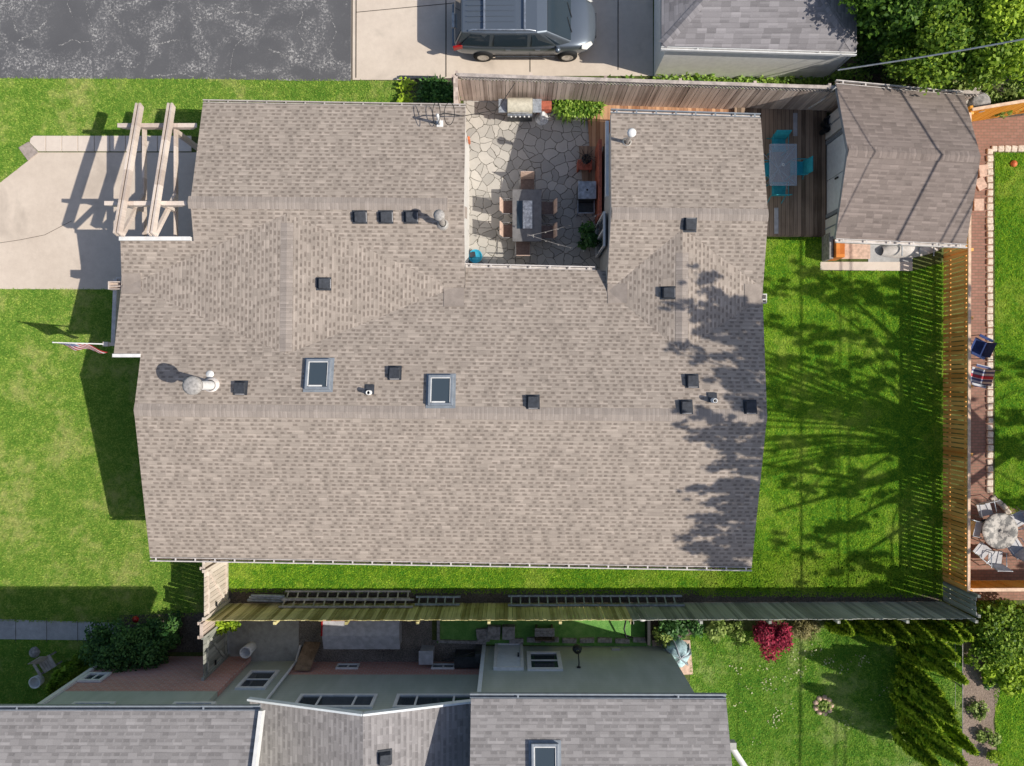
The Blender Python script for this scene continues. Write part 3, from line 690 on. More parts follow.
# walls under the roof, set back at the eaves
w1 = MB()
run(w1, [(-1.5, 2.3), (-1.5, 8.2), (-9.3, 8.34), (-9.4, 4.6)], zA, -.04, None)
run(w1, [(-9.4, 4.6), (-9.4, 4.1), (-11.7, 4.1), (-11.7, 1.15), (-10.95, 1.15), (-10.98, -5.0), (-1.45, -5.15)], zA, -.04, None)
run(w1, [(-1.45, -5.15), (2.93, -5.2)], zB, -.04, None); run(w1, [(2.93, 3.2), (-1.45, 3.3)], zB, -.04, None)
w1.build('wall', 'siding', house)
w2 = MB(); run(w2, [(2.93, -5.2), (7.15, -5.3), (7.25, -.98), (7.4, 2.9), (7.4, 5.1), (7.42, 7.95), (3.14, 8.05), (3.06, 3.0), (3.0, 2.0)], zC, -.04, None)
w2.build('wall', 'siding_dark', house)
gutter(house, (-11.30, -5.43), (7.49, -5.74), 2.76, (0, -1)); gutter(house, (-9.65, 8.75), (-1.45, 8.61), 2.76, (0, 1), 'eave_metal', w=.09, inner='eave_metal')
gutter(house, (-1.45, 3.60), (2.6, 3.5), 2.78, (0, 1), inner='offwhite'); gutter(house, (3.09, 8.44), (7.77, 8.29), 2.74, (0, 1), 'frame_grey', inner='offwhite')
MB().beam((-9.8, 4.40, 3.28), (-11.97, 4.40, 3.28), .12, .15).build('eave_trim', 'white', house)
MB().beam((-11.22, .83, 3.45), (-12.06, .83, 3.45), .1, .2).build('eave_trim', 'white', house)
MB().beam((-12.55, 3.3, 2.4), (-12.63, 1.25, 2.4), .12, .22).beam((-12.55, 3.3, 2.4), (-11.7, 3.3, 2.5), .12, .12).beam((-12.63, 1.25, 2.4), (-11.7, 1.25, 2.5), .12, .12).build('porch_beam', 'offwhite', house)
# scupper boxes that catch the valleys
for c, n, m in (((-12.3, 3.03, 2.84), (.46, .25, .22), 'pergola'), ((7.83, 2.62, 2.84), (.16, .30, .2), 'steel')):
    b = MB(); x, y, z = n
    for s in (-1, 1): b.box((c[0] + s * (x / 2 - .015), c[1], c[2]), (.03, y, z)); b.box((c[0], c[1] + s * (y / 2 - .015), c[2]), (x - .06, .03, z))
    b.box((c[0], c[1], c[2] - z * .3), (x - .06, y - .06, .02)); b.box((c[0], c[1] - y * .1, c[2] + z / 2 - .03), (x - .06, .035, .05)); b.build('rain_scupper', m, house)
# courtyard door in the dark wall
d = MB(); d.box((3.01, 4.95, 1.12), (.06, 1.0, 2.1)); wd = d.build('patio_door', 'glass', house)
fr = MB()
for y in (4.42, 5.48, 4.95): fr.box((2.965, y, 1.1), (.07, .06, 2.15))
for z in (.05, 2.15): fr.box((2.96, 4.95, z), (.07, 1.12, .06))
fr.build('door_frame', 'white', wd)
MB().box((2.99, 7.05, 2.62), (.10, 2.35, .16)).build('trim_board', 'white', house)
MB().box((2.97, 6.9, .55), (.1, 2.6, 1.1)).build('red_trim', 'red_wood', house)
for x in (-8.2, -5.2): MB().box((x, 8.30, 1.5), (1.3, .16, 1.1)).build('window', 'glass', house)
for x in (-9, -5, 0, 4): MB().box((x, -5.16 - .004 * x, 1.5), (1.4, .2, 1.1)).build('window', 'glass', house)

# ---- roof furniture of the house: each lifts off, each a thing
def on_roof(o, x, y, zf=zmain, yaw=0, tilt=True):
    p = hit(zf, x, y); o.location = p
    if tilt:
        e = .05; n = Vector((-(zf(p.x + e, p.y) - zf(p.x - e, p.y)) / (2 * e), -(zf(p.x, p.y + e) - zf(p.x, p.y - e)) / (2 * e), 1)).normalized()
        q = Vector((0, 0, 1)).rotation_difference(n) @ Euler((0, 0, yaw)).to_quaternion(); o.rotation_euler = q.to_euler()
    return p
def box_vent(label):
    e = empty('roof_vent', (0, 0, 0), label, 'roof vent', 'dark box vents on the brown roof')
    MB().box((0, 0, .012), (.44, .40, .02)).build('flange', 'vent', e, True)
    h = MB(); a = [(-.17, -.16, .02), (.17, -.16, .02), (.17, .16, .02), (-.17, .16, .02), (-.13, -.145, .17), (.20, -.165, .13), (.20, .165, .13), (-.13, .145, .17)]
    h.add(a, [(3, 2, 1, 0), (4, 5, 6, 7), (0, 1, 5, 4), (1, 2, 6, 5), (2, 3, 7, 6), (3, 0, 4, 7)]); h.build('hood', 'vent', e, True, bevel=.012)
    MB().box((.205, 0, .07), (.012, .27, .05)).build('louvre', 'grey_plastic', e, True)
    return e
proto = None
VENTS = [(360, 217, 0, 'leftmost of the three dark box vents below the upper left ridge'), (386, 217, 0, 'middle one of three dark box vents in a row under the upper left ridge'),
 (411, 217, 0, 'dark box vent shaded by the bent grey flue, right end of the row of three'), (324, 284, 0, 'dark box vent alone on the flat shingles right of the vertical ridge'),
 (395, 373, -1.57, 'dark box vent between the two skylights, above the short pipe'), (241, 388, -1.57, 'dark box vent just right of the big white flue'),
 (533, 402, -1.57, 'dark box vent alone on the long ridge, right of the skylights'), (690, 225, 1.57, 'dark box vent just below the ridge of the right wing'),
 (668, 293, 0, 'dark box vent at the edge of the tree shade, left of the short right ridge'), (692, 381, -1.57, 'upper one of two dark box vents close together in tree shade'),
 (686, 407, -1.57, 'lower one of two close dark box vents, touching the long ridge'), (750, 407, -1.57, 'dark box vent nearest the right edge of the roof')]
for i, (x, y, yaw, lab) in enumerate(VENTS):
    if i == 0: proto = o = box_vent(lab)
    else: o = copy_tree(proto, label=lab)
    on_roof(o, x, y, zmain, yaw)
def skylight(x, y, w, l, label, zf, group='skylights on the brown roof'):
    e = empty('skylight', (0, 0, 0), label, 'skylight', group)
    c = MB()
    for s in (-1, 1): c.box((s * (w / 2 - .035), 0, .07), (.07, l, .16)); c.box((0, s * (l / 2 - .035), .07), (w - .14, .07, .16))
    c.build('frame', 'frame_grey', e, True, bevel=.01)
    MB().box((0, 0, .012), (w + .14, l + .14, .02)).build('flashing', 'frame_grey', e, True)
    MB().box((0, 0, .10), (w - .14, l - .14, .02)).build('pane', 'skyglass', e, True)
    t = MB()
    for s in (-1, 1): t.box((s * (w / 2 - .085), 0, .125), (.025, l - .17, .02))
    t.box((0, l / 2 - .085, .125), (w - .16, .025, .02)); t.box((-.06, -l / 2 + .10, .125), (w - .34, .045, .02)); t.build('inner_trim', 'white', e, True)
    on_roof(e, x, y, zf); return e
skylight(319, 375, .74, .92, 'left skylight with grey frame, directly under the vertical ridge', zmain)
skylight(441, 391, .74, .92, 'right skylight with grey frame, nearer the middle of the roof', zmain)
# big white flue
p = hit(zmain, 211.5, 385.3)
e = empty('flue', p, 'tall white flue with a wide round grey cap and long shadow', 'flue')
MB().lathe((p.x, p.y, p.z), [(.24, -.05), (.24, .02), (.19, .06), (.16, .09)], 24).build('base_collar', 'offwhite', e)
MB().lathe((p.x, p.y, p.z), [(.135, .0), (.135, 1.25)], 24).build('pipe', 'white', e)
MB().lathe((p.x, p.y, p.z), [(.12, 1.14), (.255, 1.16), (.265, 1.22), (.26, 1.33), (.20, 1.37), (.0, 1.38)], 24).build('cap', 'pipe_cap', e)
MB().lathe(p + Vector((-.08, .32, -.08)), [(.13, 0), (.10, .03), (0, .05)], 10).build('sealant_patch', 'white', e)
p = hit(zmain, 443, 224)
e = empty('flue', p, 'bent galvanised flue with round cap on the upper left wing', 'flue')
MB().lathe(p, [(.19, -.03), (.17, .02), (.11, .08)], 18).build('base_collar', 'steel', e)
MB().tube([p, p + Vector((.0, 0, .45)), p + Vector((.03, .06, .62)), p + Vector((-.03, .06, .85))], .085, 14).build('pipe', 'steel', e)
MB().lathe(p + Vector((-.03, .06, .8)), [(.085, 0), (.16, .02), (.165, .10), (.09, .15), (0, .16)], 18).build('cap', 'pipe_cap', e)
p = hit(zmain, 627, 142.5)
e = empty('flue', p, 'slim white flue with round white cap on the upper right wing', 'flue')
MB().lathe(p, [(.16, -.02), (.10, .06)], 16).tube([p, p + Vector((0, 0, .85))], .06, 12).build('pipe', 'steel', e)
MB().lathe(p + Vector((0, 0, .8)), [(.06, 0), (.13, .01), (.135, .08), (.07, .12), (0, .12)], 18).build('cap', 'white', e)
for x, y, lab in ((370, 392.5, 'short white vent pipe on a dark flashing between the skylights'), (712.5, 400.5, 'short white vent pipe in the tree shade near the right edge')):
    p = hit(zmain, x, y); e = empty('vent_pipe', p, lab, 'vent pipe', 'short white vent pipes')
    MB().box((p.x, p.y + .09, p.z + .015), (.26, .3, .02), M4=Matrix.Rotation(-.23, 3, 'X')).build('flashing', 'vent', e)
    MB().lathe(p, [(.075, -.03), (.07, .3), (.05, .3), (.05, .1)], 14).build('pipe', 'white', e)
# tripod aerial with wire loops
p = hit(zmain, 440, 124)
e = empty('aerial', p, 'small white roof aerial with black wire loops at the courtyard corner', 'aerial')
MB().lathe(p, [(.05, 0), (.045, .75), (.0, .76)], 10).box(p + Vector((0, 0, .02)), (.2, .2, .04)).build('mast', 'white', e)
for (cx, cz, rx) in ((.34, .58, .16), (-.05, .6, .12)):
    c = p + Vector((cx, .10, cz)); MB().tube([c + Vector((rx * math.cos(a), .34 * math.sin(a), .05 * math.cos(a))) for a in np.linspace(0, 2 * math.pi, 25)], .011, 6, False).build('loop', 'black', e)
MB().tube([p + Vector((0, 0, .72)), p + Vector((.2, .1, .62)), p + Vector((.6, .12, .4))], .02, 6).build('arm', 'black', e)
MB().tube([p + Vector((.6, .12, .4)), P(463, 116, 2.9), P(480, 113, 2.6), P(497, 110, 2.2), P(515, 83, 2.1)], .012, 6).build('lead', 'cable_dark', e)
# ================================================================== NEIGHBOURING HOUSES, GARAGE, SHED
def window_on(parent, x0, x1, z0, z1, y, ny, mull=(), bars=(), fw=.09, name='window', pane='glass'):
    """window on a wall facing +y (ny=1) or -y: frame proud of the wall, pane a sub-part"""
    f = MB(); t = .07; yy = y + ny * t / 2
    for x in (x0 + fw / 2, x1 - fw / 2): f.box((x, yy, (z0 + z1) / 2), (fw, t, z1 - z0))
    for z in (z0 + fw / 2, z1 - fw / 2): f.box(((x0 + x1) / 2, yy, z), (x1 - x0 - 2 * fw, t, fw))
    for m in mull: f.box((m, yy - ny * .012, (z0 + z1) / 2), (.06, t - .03, z1 - z0 - 2 * fw))
    for z in bars: f.box(((x0 + x1) / 2, yy - ny * .013, z), (x1 - x0 - 2 * fw, t - .032, .06))
    w = f.build(name, 'offwhite' if fw < .05 else 'white', parent)
    MB().box(((x0 + x1) / 2, y + ny * .012, (z0 + z1) / 2), (x1 - x0 - 2 * fw, .02, z1 - z0 - 2 * fw)).build('pane', pane, w)
    return w
nb = empty('house', (-4, -12, 0), 'sage green house with three grey shingled roofs and a red brick base', 'house')
# walls
w = MB()
w.box((-11.6, -14.6, 4.25), (4.85, 10.0, 2.8)); w.box((-8.36, -14.67, 2.8), (1.6, 9.8, 5.58))
w.build('wall', 'siding_green', nb)
MB().box((-11.58, -14.6, 1.425), (4.83, 9.98, 2.85)).build('brick_wall', 'brick', nb)
w = MB(); w.box((-4.26, -14.6, 2.55), (6.6, 9.6, 2.9)); w.build('wall', 'siding_green', nb)
w = MB(); w.prism([(-7.56, -9.83), (-.96, -9.83), (-.96, -10.4), (-7.56, -10.4)], 3.9, 4.05)
w.add([(-7.6, -9.80, 4.0), (-1.0, -9.80, 4.0), (-4.26, -9.80, 4.86)], [(0, 1, 2)]); w.build('gable_wall', 'siding_green', nb)
MB().box((-4.26, -14.59, .55), (6.6, 9.58, 1.1)).build('brick_wall', 'brick', nb)
w = MB(); w.prism([(-.96, -9.25), (5.45, -9.25), (5.45, -10.3), (6.05, -10.3), (6.05, -20), (-.96, -20)], 0, 4.95); w.build('wall', 'siding_green', nb)
MB().box((-.98, -9.23, 2.45), (.12, .1, 4.9)).build('corner_trim', 'siding_blue', nb)
MB().tube([(-7.52, -9.71, 4.1), (-7.52, -9.71, .25), (-7.5, -9.5, .08), (-7.42, -9.2, .06)], .045, 8).build('downspout', 'white', nb)
MB().box((-14.03, -9.58, 2.8), (.14, .12, 5.5)).build('corner_trim', 'white', nb)
# windows and door
window_on(nb, -8.83, -7.86, .95, 2.36, -9.77, 1, (), (1.62,), .1)
window_on(nb, -13.95, -13.2, 1.55, 2.2, -9.6, 1, (-13.58,), (), .1)
window_on(nb, -6.62, -4.20, 2.72, 3.62, -9.8, 1, (-5.95, -4.85), (), .1)
window_on(nb, -3.60, -1.15, 2.72, 3.62, -9.8, 1, (-2.95, -1.8), (), .1)
window_on(nb, -6.05, -5.28, .28, .66, -9.81, 1, (-5.66,), (), .05); window_on(nb, -2.77, -1.97, .28, .66, -9.81, 1, (-2.37,), (), .05)
window_on(nb, .50, 1.64, .65, 2.17, -9.25, 1, (), (1.35,), .13)
for x0 in (-13.1, -10.1): window_on(nb, x0, x0 + 1.25, 3.72, 4.6, -9.6, 1, (x0 + .62,), (), .1)
d = MB(); d.box((-.11, -9.205, 1.05), (.78, .06, 2.0)); dr = d.build('door', 'siding_blue', nb, bevel=.008)
f = MB()
for x in (-.55, .33): f.box((x, -9.2, 1.06), (.1, .11, 2.12))
f.box((-.11, -9.2, 2.09), (.78, .11, .08)); f.box((-.11, -9.19, .03), (.78, .1, .06)); f.build('door_frame', 'white', dr)
MB().box((.21, -9.14, 1.08), (.05, .08, .2)).build('handle', 'black', dr)
h = MB(); h.tube([(2.17, -9.24, 1.9), (2.17, -9.05, 1.98), (2.17, -8.87, 1.75), (2.17, -8.85, 1.5)], .02, 6)
h.lathe((2.17, -9.24, 1.9), [(.07, 0), (.07, .02), (0, .03)], 10, (0, 1, 0)); lt = h.build('lamp_arm', 'black', nb)
MB().lathe((2.17, -8.85, 1.22), [(.13, 0), (.16, .1), (.13, .24), (.04, .3)], 14).build('lamp_shade', 'ball', lt)
MB().box((3.6, -9.22, .35), (.3, .08, .12)).build('wall_vent', 'siding_dark', nb)
# roofs
def simple_roof(parent, dom, gables, mat, ft=-.16, name='roof', fmat='white', up=0):
    r = MB(); add_facets(r, facets(dom, gables)); o = r.build(name, mat, parent)
    zf = lambda x, y: roofz(gables, x, y)
    f = MB(); skirt(f, dom, zf, 0, ft); f.build('fascia', fmat, o); return o, zf
yl = -8.88
GL = [[plane_from((-20, -13.0), (-6.9, -13.0), -1, .34, 5.7 + .34 * 4.22), plane_from((-20, -13.0), (-6.9, -13.0), 1, .34, 5.7 + .34 * 4.22)]]
ro, zf = simple_roof(nb, [(-20, yl), (-6.82, yl), (-6.98, -17.2), (-20, -17.2)], GL, 'roof_grey')
gutter(nb, (-20, yl), (-6.85, yl), 5.68, (0, 1), 'frame_grey', hang=6, inner='frame_grey')
MB().beam((-6.78, yl, 5.72), (-6.86, -13, 5.72 + .34 * 4.22), .10, .26).build('rake_board', 'white', ro)
GM = [[plane_from((-4.2, -9), (-4.2, -20), 1, .27, 4.95), plane_from((-4.2, -9), (-4.2, -20), -1, .27, 4.95)]]
ro2, zf2 = simple_roof(nb, [(-7.75, -9.36), (-1.0, -9.36), (-1.0, -19), (-7.75, -19)], GM, 'roof_grey')
f = MB(); f.beam((-7.78, -9.33, zf2(-7.75, -9.36) + .01), (-4.2, -9.33, 4.96), .06, .16).beam((-4.2, -9.33, 4.96), (-.98, -9.33, zf2(-1, -9.36) + .01), .06, .16); f.build('rake_board', 'siding_blue', ro2)
yr = -8.85
GR = [[plane_from((-2, -13.4), (7, -13.4), -1, .3, 5.0 + .3 * 4.77), plane_from((-2, -13.4), (7, -13.4), 1, .3, 5.0 + .3 * 4.77)]]
ro3, zf3 = simple_roof(nb, [(-1.15, yr), (6.0, yr - .02), (6.12, -18), (-1.15, -18)], GR, 'roof_grey', -.2, fmat='frame_grey')
gutter(nb, (-1.18, yr), (6.02, yr - .02), 5.0, (0, 1), 'frame_grey', hang=6, inner='frame_grey')
# standing pipe at the gable
p = P(731, 746, 4.5); q = P(750, 775, 4.6)
MB().tube([p, q], .09, 10).build('downspout', 'white', nb); MB().box(p + Vector((-.05, .05, .02)), (.34, .2, .2)).build('gutter_box', 'siding_dark', nb)
# roof pieces of that house
o = box_vent('brown box vent on the small gabled roof of the green house'); o['group'] = 'vents on the grey roof'; on_roof(o, 385, 757, lambda x, y: zf2(x, y), -1.57)
skylight(545, 762, .75, .95, 'grey framed skylight on the roof of the green house, cut by the photo edge', zf3, 'skylight on the grey roof')

# garage across the fence
ga = empty('garage', (7.7, 13, 0), 'white sided garage with grey hipped shingle roof beside the driveway', 'garage')
MB().prism([(4.98, 10.75), (10.9, 10.6), (10.95, 17), (5.02, 17)], 0, 2.3).build('wall', 'siding_white', ga)
hr = 2.36; kk = .42
q0, q1 = (4.68, 10.62), (10.86, 10.44)
GG = [[(hr - kk * 10.72, 0, kk), (hr - kk * 4.76, kk, 0), (hr + kk * 10.98, -kk, 0), (hr + kk * 17.3, 0, -kk)]]
gr, gz = simple_roof(ga, [(4.76, 10.74), (10.98, 10.56), (11.0, 17.3), (4.76, 17.3)], GG, 'roof_tab', -.14, fmat='frame_grey')
cp = MB(); cap_strip(cp, (4.8, 10.78), (7.0, 12.97), gz, .16); cp.build('ridge_cap', 'roof_tab', gr)
cp = MB(); cap_strip(cp, (10.92, 10.7), (8.7, 12.9), gz, .16); cp.build('ridge_cap', 'roof_tab', gr)
gutter(ga, (4.76, 10.73), (10.98, 10.55), 2.3, (0, -1), 'white', .09, hang=5, inner='white')
MB().beam((11.0, 10.7, .1), (11.0, 10.62, 2.25), .06, .06).build('downspout', 'white', ga)

# garden shed with doors
sh = empty('shed', (12.6, 7, 0), 'garden shed with brown grey gabled roof and white doors facing the dark deck', 'shed')
hz = 3.05; ra, rb = (10.30, 7.19), (14.47, 6.98)
GS = [[plane_from(ra, rb, 1, .35, hz), plane_from(ra, rb, -1, .35, hz)]]
sdom = [(10.39, 9.58), (14.46, 9.20), (14.47, 6.98), (14.59, 4.47), (10.39, 4.65), (10.37, 7.19)]
sr, sz = simple_roof(sh, sdom, GS, 'roof_shed', -.13, fmat='frame_grey')
cp = MB(); cap_strip(cp, (10.39, 7.187), (14.46, 6.98), sz, .17); cp.build('ridge_cap', 'roof_shed', sr)
w = MB(); skirt(w, [(11.04, 9.3), (11.04, 4.95), (14.2, 4.82), (14.2, 9.05)], sz, -.05, None); w.build('wall', 'siding_blue', sh)
d = MB()
for a, b in ((5.86, 7.02), (7.05, 8.28)): d.box((11.01, (a + b) / 2, 1.1), (.06, b - a, 2.15))
dd = d.build('door', 'siding_blue', sh); MB().box((10.96, 6.92, 1.0), (.06, .05, .2)).build('handle', 'black', dd)
t = MB()
for y in (5.80, 8.36): t.box((10.99, y, 1.12), (.12, .12, 2.24))
t.box((11.0, 7.05, .03), (.1, 2.6, .08)); t.build('door_frame', 'frame_grey', sh)
for a, b in ((5.02, 5.68), (8.48, 9.22)):
    MB().box((10.97, (a + b) / 2, .95), (.1, b - a, 1.8)).build('side_panel', 'siding', sh)
    MB().box((10.96, (a + b) / 2, .95), (.13, .04, 1.82)).build('panel_batten', 'frame_grey', sh)
gutter(sh, (10.39, 4.64), (14.59, 4.46), 2.17, (0, -1), 'offwhite', .12, .8, inner='offwhite')
gutter(sh, (10.39, 9.59), (14.46, 9.21), 2.17, (0, 1), 'offwhite', .12, .8)

# ================================================================== FENCES
fence((-1.80, 9.93), (15.05, 9.36), 2.1, 'long weathered plank fence with lattice top between the patio and the garage', 'fence_old', lattice=.3, side=-1, capmat='cap_old', capw=.11)
fence((-1.82, 9.9), (-1.80, 8.75), 2.1, 'short weathered fence return at the corner of the courtyard', 'fence_old', side=1, posts=1.2, capw=.14)
fence((-10.05, -7.74), (3.9, -7.72), 1.87, 'mossy plank fence with ladders lying along it', 'fence_moss', side=1, capw=0, jit=.035)
fence((3.92, -7.72), (15.12, -7.68), 1.87, 'grey plank fence above the row of evergreens', 'fence_grey', side=1, capw=0, jit=.03)
fence((15.13, -7.6), (15.13, -6.95), 1.85, 'short grey fence piece joining the golden fence', 'fence_grey', side=1, posts=.6, capw=0)
fence((15.12, -6.9), (15.16, 8.95), 1.46, 'long golden cedar fence with gaps between its boards beside the brick path', 'cedar', pw=.116, gap=.040, side=1, capmat='cedar_rail', capw=.09, jit=.01, posts=2.4)
fence((15.18, 9.02), (23.5, 10.4), 1.55, 'orange cedar fence at the upper right corner', 'cedar_lit', side=-1, capmat='cedar_rail', capw=.1)
fence((15.25, -6.94), (23, -6.9), 1.15, 'orange cedar fence at the lower end of the brick path', 'cedar_lit', side=1, capmat='cedar_rail', capw=.11)
fence((17.6, 10.2), (20.5, 12.6), 1.7, 'dark grey fence slanting away beyond the shrubs', 'fence_grey', side=-1, capmat='alu', capw=.05)
# gates
def gate(a, b, h, label, mat, swing=0):
    a, b = Vector(a), Vector(b); d = (b - a); L = d.length; d.normalize(); n = Vector((-d.y, d.x)); rz = math.atan2(d.y, d.x)
    e = empty('gate', (a.x, a.y, 0), label, 'gate'); k = int(L / .155); pk = MB()
    for i in range(k):
        q = a + d * ((i + .5) * L / k); pk.box((q.x, q.y, h / 2 + .04), (L / k - .012, .022, h - .08), rz)
    pk.build('pickets', mat, e); o = -n * .035
    for z in (.3, h - .25): MB().beam((a.x + o.x, a.y + o.y, z), (b.x + o.x, b.y + o.y, z), .04, .1).build('rail', mat, e)
    MB().beam((a.x + o.x, a.y + o.y, .38), (b.x + o.x, b.y + o.y, h - .33), .035, .09).build('brace', mat, e)
    for q in (a - d * .07, b + d * .07): MB().box((q.x, q.y, h / 2 + .03), (.1, .1, h + .06), rz).build('post', mat, e)
    MB().box((a.x + d.x * .15 + o.x * 1.8, a.y + d.y * .15 + o.y * 1.8, h * .6), (.16, .04, .05), rz).build('latch', 'black', e)
    return e
gate((-9.95, -7.55), (-9.95, -6.15), 2.0, 'pale wooden gate with diagonal brace at the corner of the brown roof', 'gate')
fence((-9.97, -6.0), (-9.97, -5.2), 2.0, 'pale narrow fence piece between the pale gate and the house', 'gate', side=-1, posts=.8, capw=.08)
gate((-9.98, -9.5), (-9.98, -8.3), 2.0, 'grey weathered gate with Z brace beside the brick wall', 'fence_grey')
fence((-10.0, -8.2), (-10.0, -7.75), 2.1, 'short weathered fence piece between the two gates', 'fence_old', side=-1, posts=.5, capw=.1)
# ================================================================== LEFT SIDE: pergola, flag
pg = empty('pergola', (-11.2, 8.0, 0), 'pale wooden pergola of two double beams on the side driveway', 'pergola')
for x in (-11.72, -10.72):
    b = MB()
    for o in (-.055, .055): b.beam((x + o, 8.75, 2.62), (x + o - .02, 4.42, 3.84), .06, .22)
    b.build('rafter', 'pergola', pg)
    b = MB(); b.beam((x + .05, 8.1, 2.42), (x + .05, 4.3, 2.42), .065, .18); b.beam((x + .05, 6.0, 2.42), (x - .02, 4.45, 3.6), .09, .14); b.beam((x + .05, 5.46, 2.4), (x + .02, 5.46, 3.45), .1, .12); b.build('tie_beam', 'pergola', pg)
for y, z in ((8.1, 2.56), (5.47, 3.28)):
    b = MB(); b.box((-11.15, y, z), (2.1, .13, .2))
    for s in (-1, 1): b.add([(-11.15 + s * 1.05, y - .065, z + .1), (-11.15 + s * 1.05, y + .065, z + .1), (-11.15 + s * 1.25, y + .065, z + .1), (-11.15 + s * 1.25, y - .065, z + .1), (-11.15 + s * 1.05, y - .065, z - .1), (-11.15 + s * 1.05, y + .065, z - .1)], [(0, 1, 2, 3), (4, 0, 3), (1, 5, 2), (5, 4, 3, 2), (0, 4, 5, 1)])
    b.build('cross_beam', 'pergola', pg)
MB().box((-10.70, 8.0, 1.22), (.14, .14, 2.44)).build('post', 'pergola', pg)
# flag
t = NT('flag_cloth'); u = t.sep(t.uv())
st = t.ma('GREATER_THAN', t.ma('FRACT', t.ma('MULTIPLY', u[0], 6.5)), .5)
c = t.mix(st, (.62, .035, .06), (.82, .8, .8))
can = t.ma('MULTIPLY', t.ma('GREATER_THAN', u[0], .462), t.ma('LESS_THAN', u[1], .4))
vo = t.n('ShaderNodeTexVoronoi', feature='F1', voronoi_dimensions='2D'); t.put(vo.inputs['Vector'], t.scale(t.uv(), (1, 1.6, 0))); vo.inputs['Scale'].default_value = 14; vo.inputs['Randomness'].default_value = .0
c = t.mix(can, c, t.mix(t.ma('LESS_THAN', vo.outputs[0], .3), (.03, .05, .22), (.8, .8, .8))); M['flag_cloth'] = t.bsdf(c, .8)
a, b = Vector((-12.75, 1.22, 2.72)), Vector((-14.02, 1.24, 3.29))
fl = empty('flag', (a.x, a.y, 2.5), 'red white and blue flag drooping from a white pole at the house corner', 'flag')
MB().tube([a, b], [.022, .016], 8).lathe(b, [(0, -.03), (.03, 0), (0, .03)], 8).build('pole', 'white', fl)
MB().box((-12.5, 1.22, 2.62), (.6, .1, .09)).box((-12.74, 1.22, 2.67), (.16, .14, .12)).build('bracket', 'pergola', fl)
g = MB(); n, m = 24, 14; vs, uv = [], []
for i in range(n + 1):
    s = i / n; q = b.lerp(a, .03 + s * .62)
    for j in range(m + 1):
        w = j / m
        dx = .30 * s * w - .05 * w; dy = -.26 * w * (.55 + .45 * s) + .05 * math.sin(9 * s + 4 * w) * w
        vs.append((q.x + dx, q.y + dy, q.z - .02 - .95 * w * (1 - .25 * s) + .04 * math.sin(7 * s) * w)); uv.append((1 - s, w))
fs = [(i * (m + 1) + j, (i + 1) * (m + 1) + j, (i + 1) * (m + 1) + j + 1, i * (m + 1) + j + 1) for i in range(n) for j in range(m)]
g.add(vs, fs, True, uv); g.build('cloth', 'flag_cloth', fl)

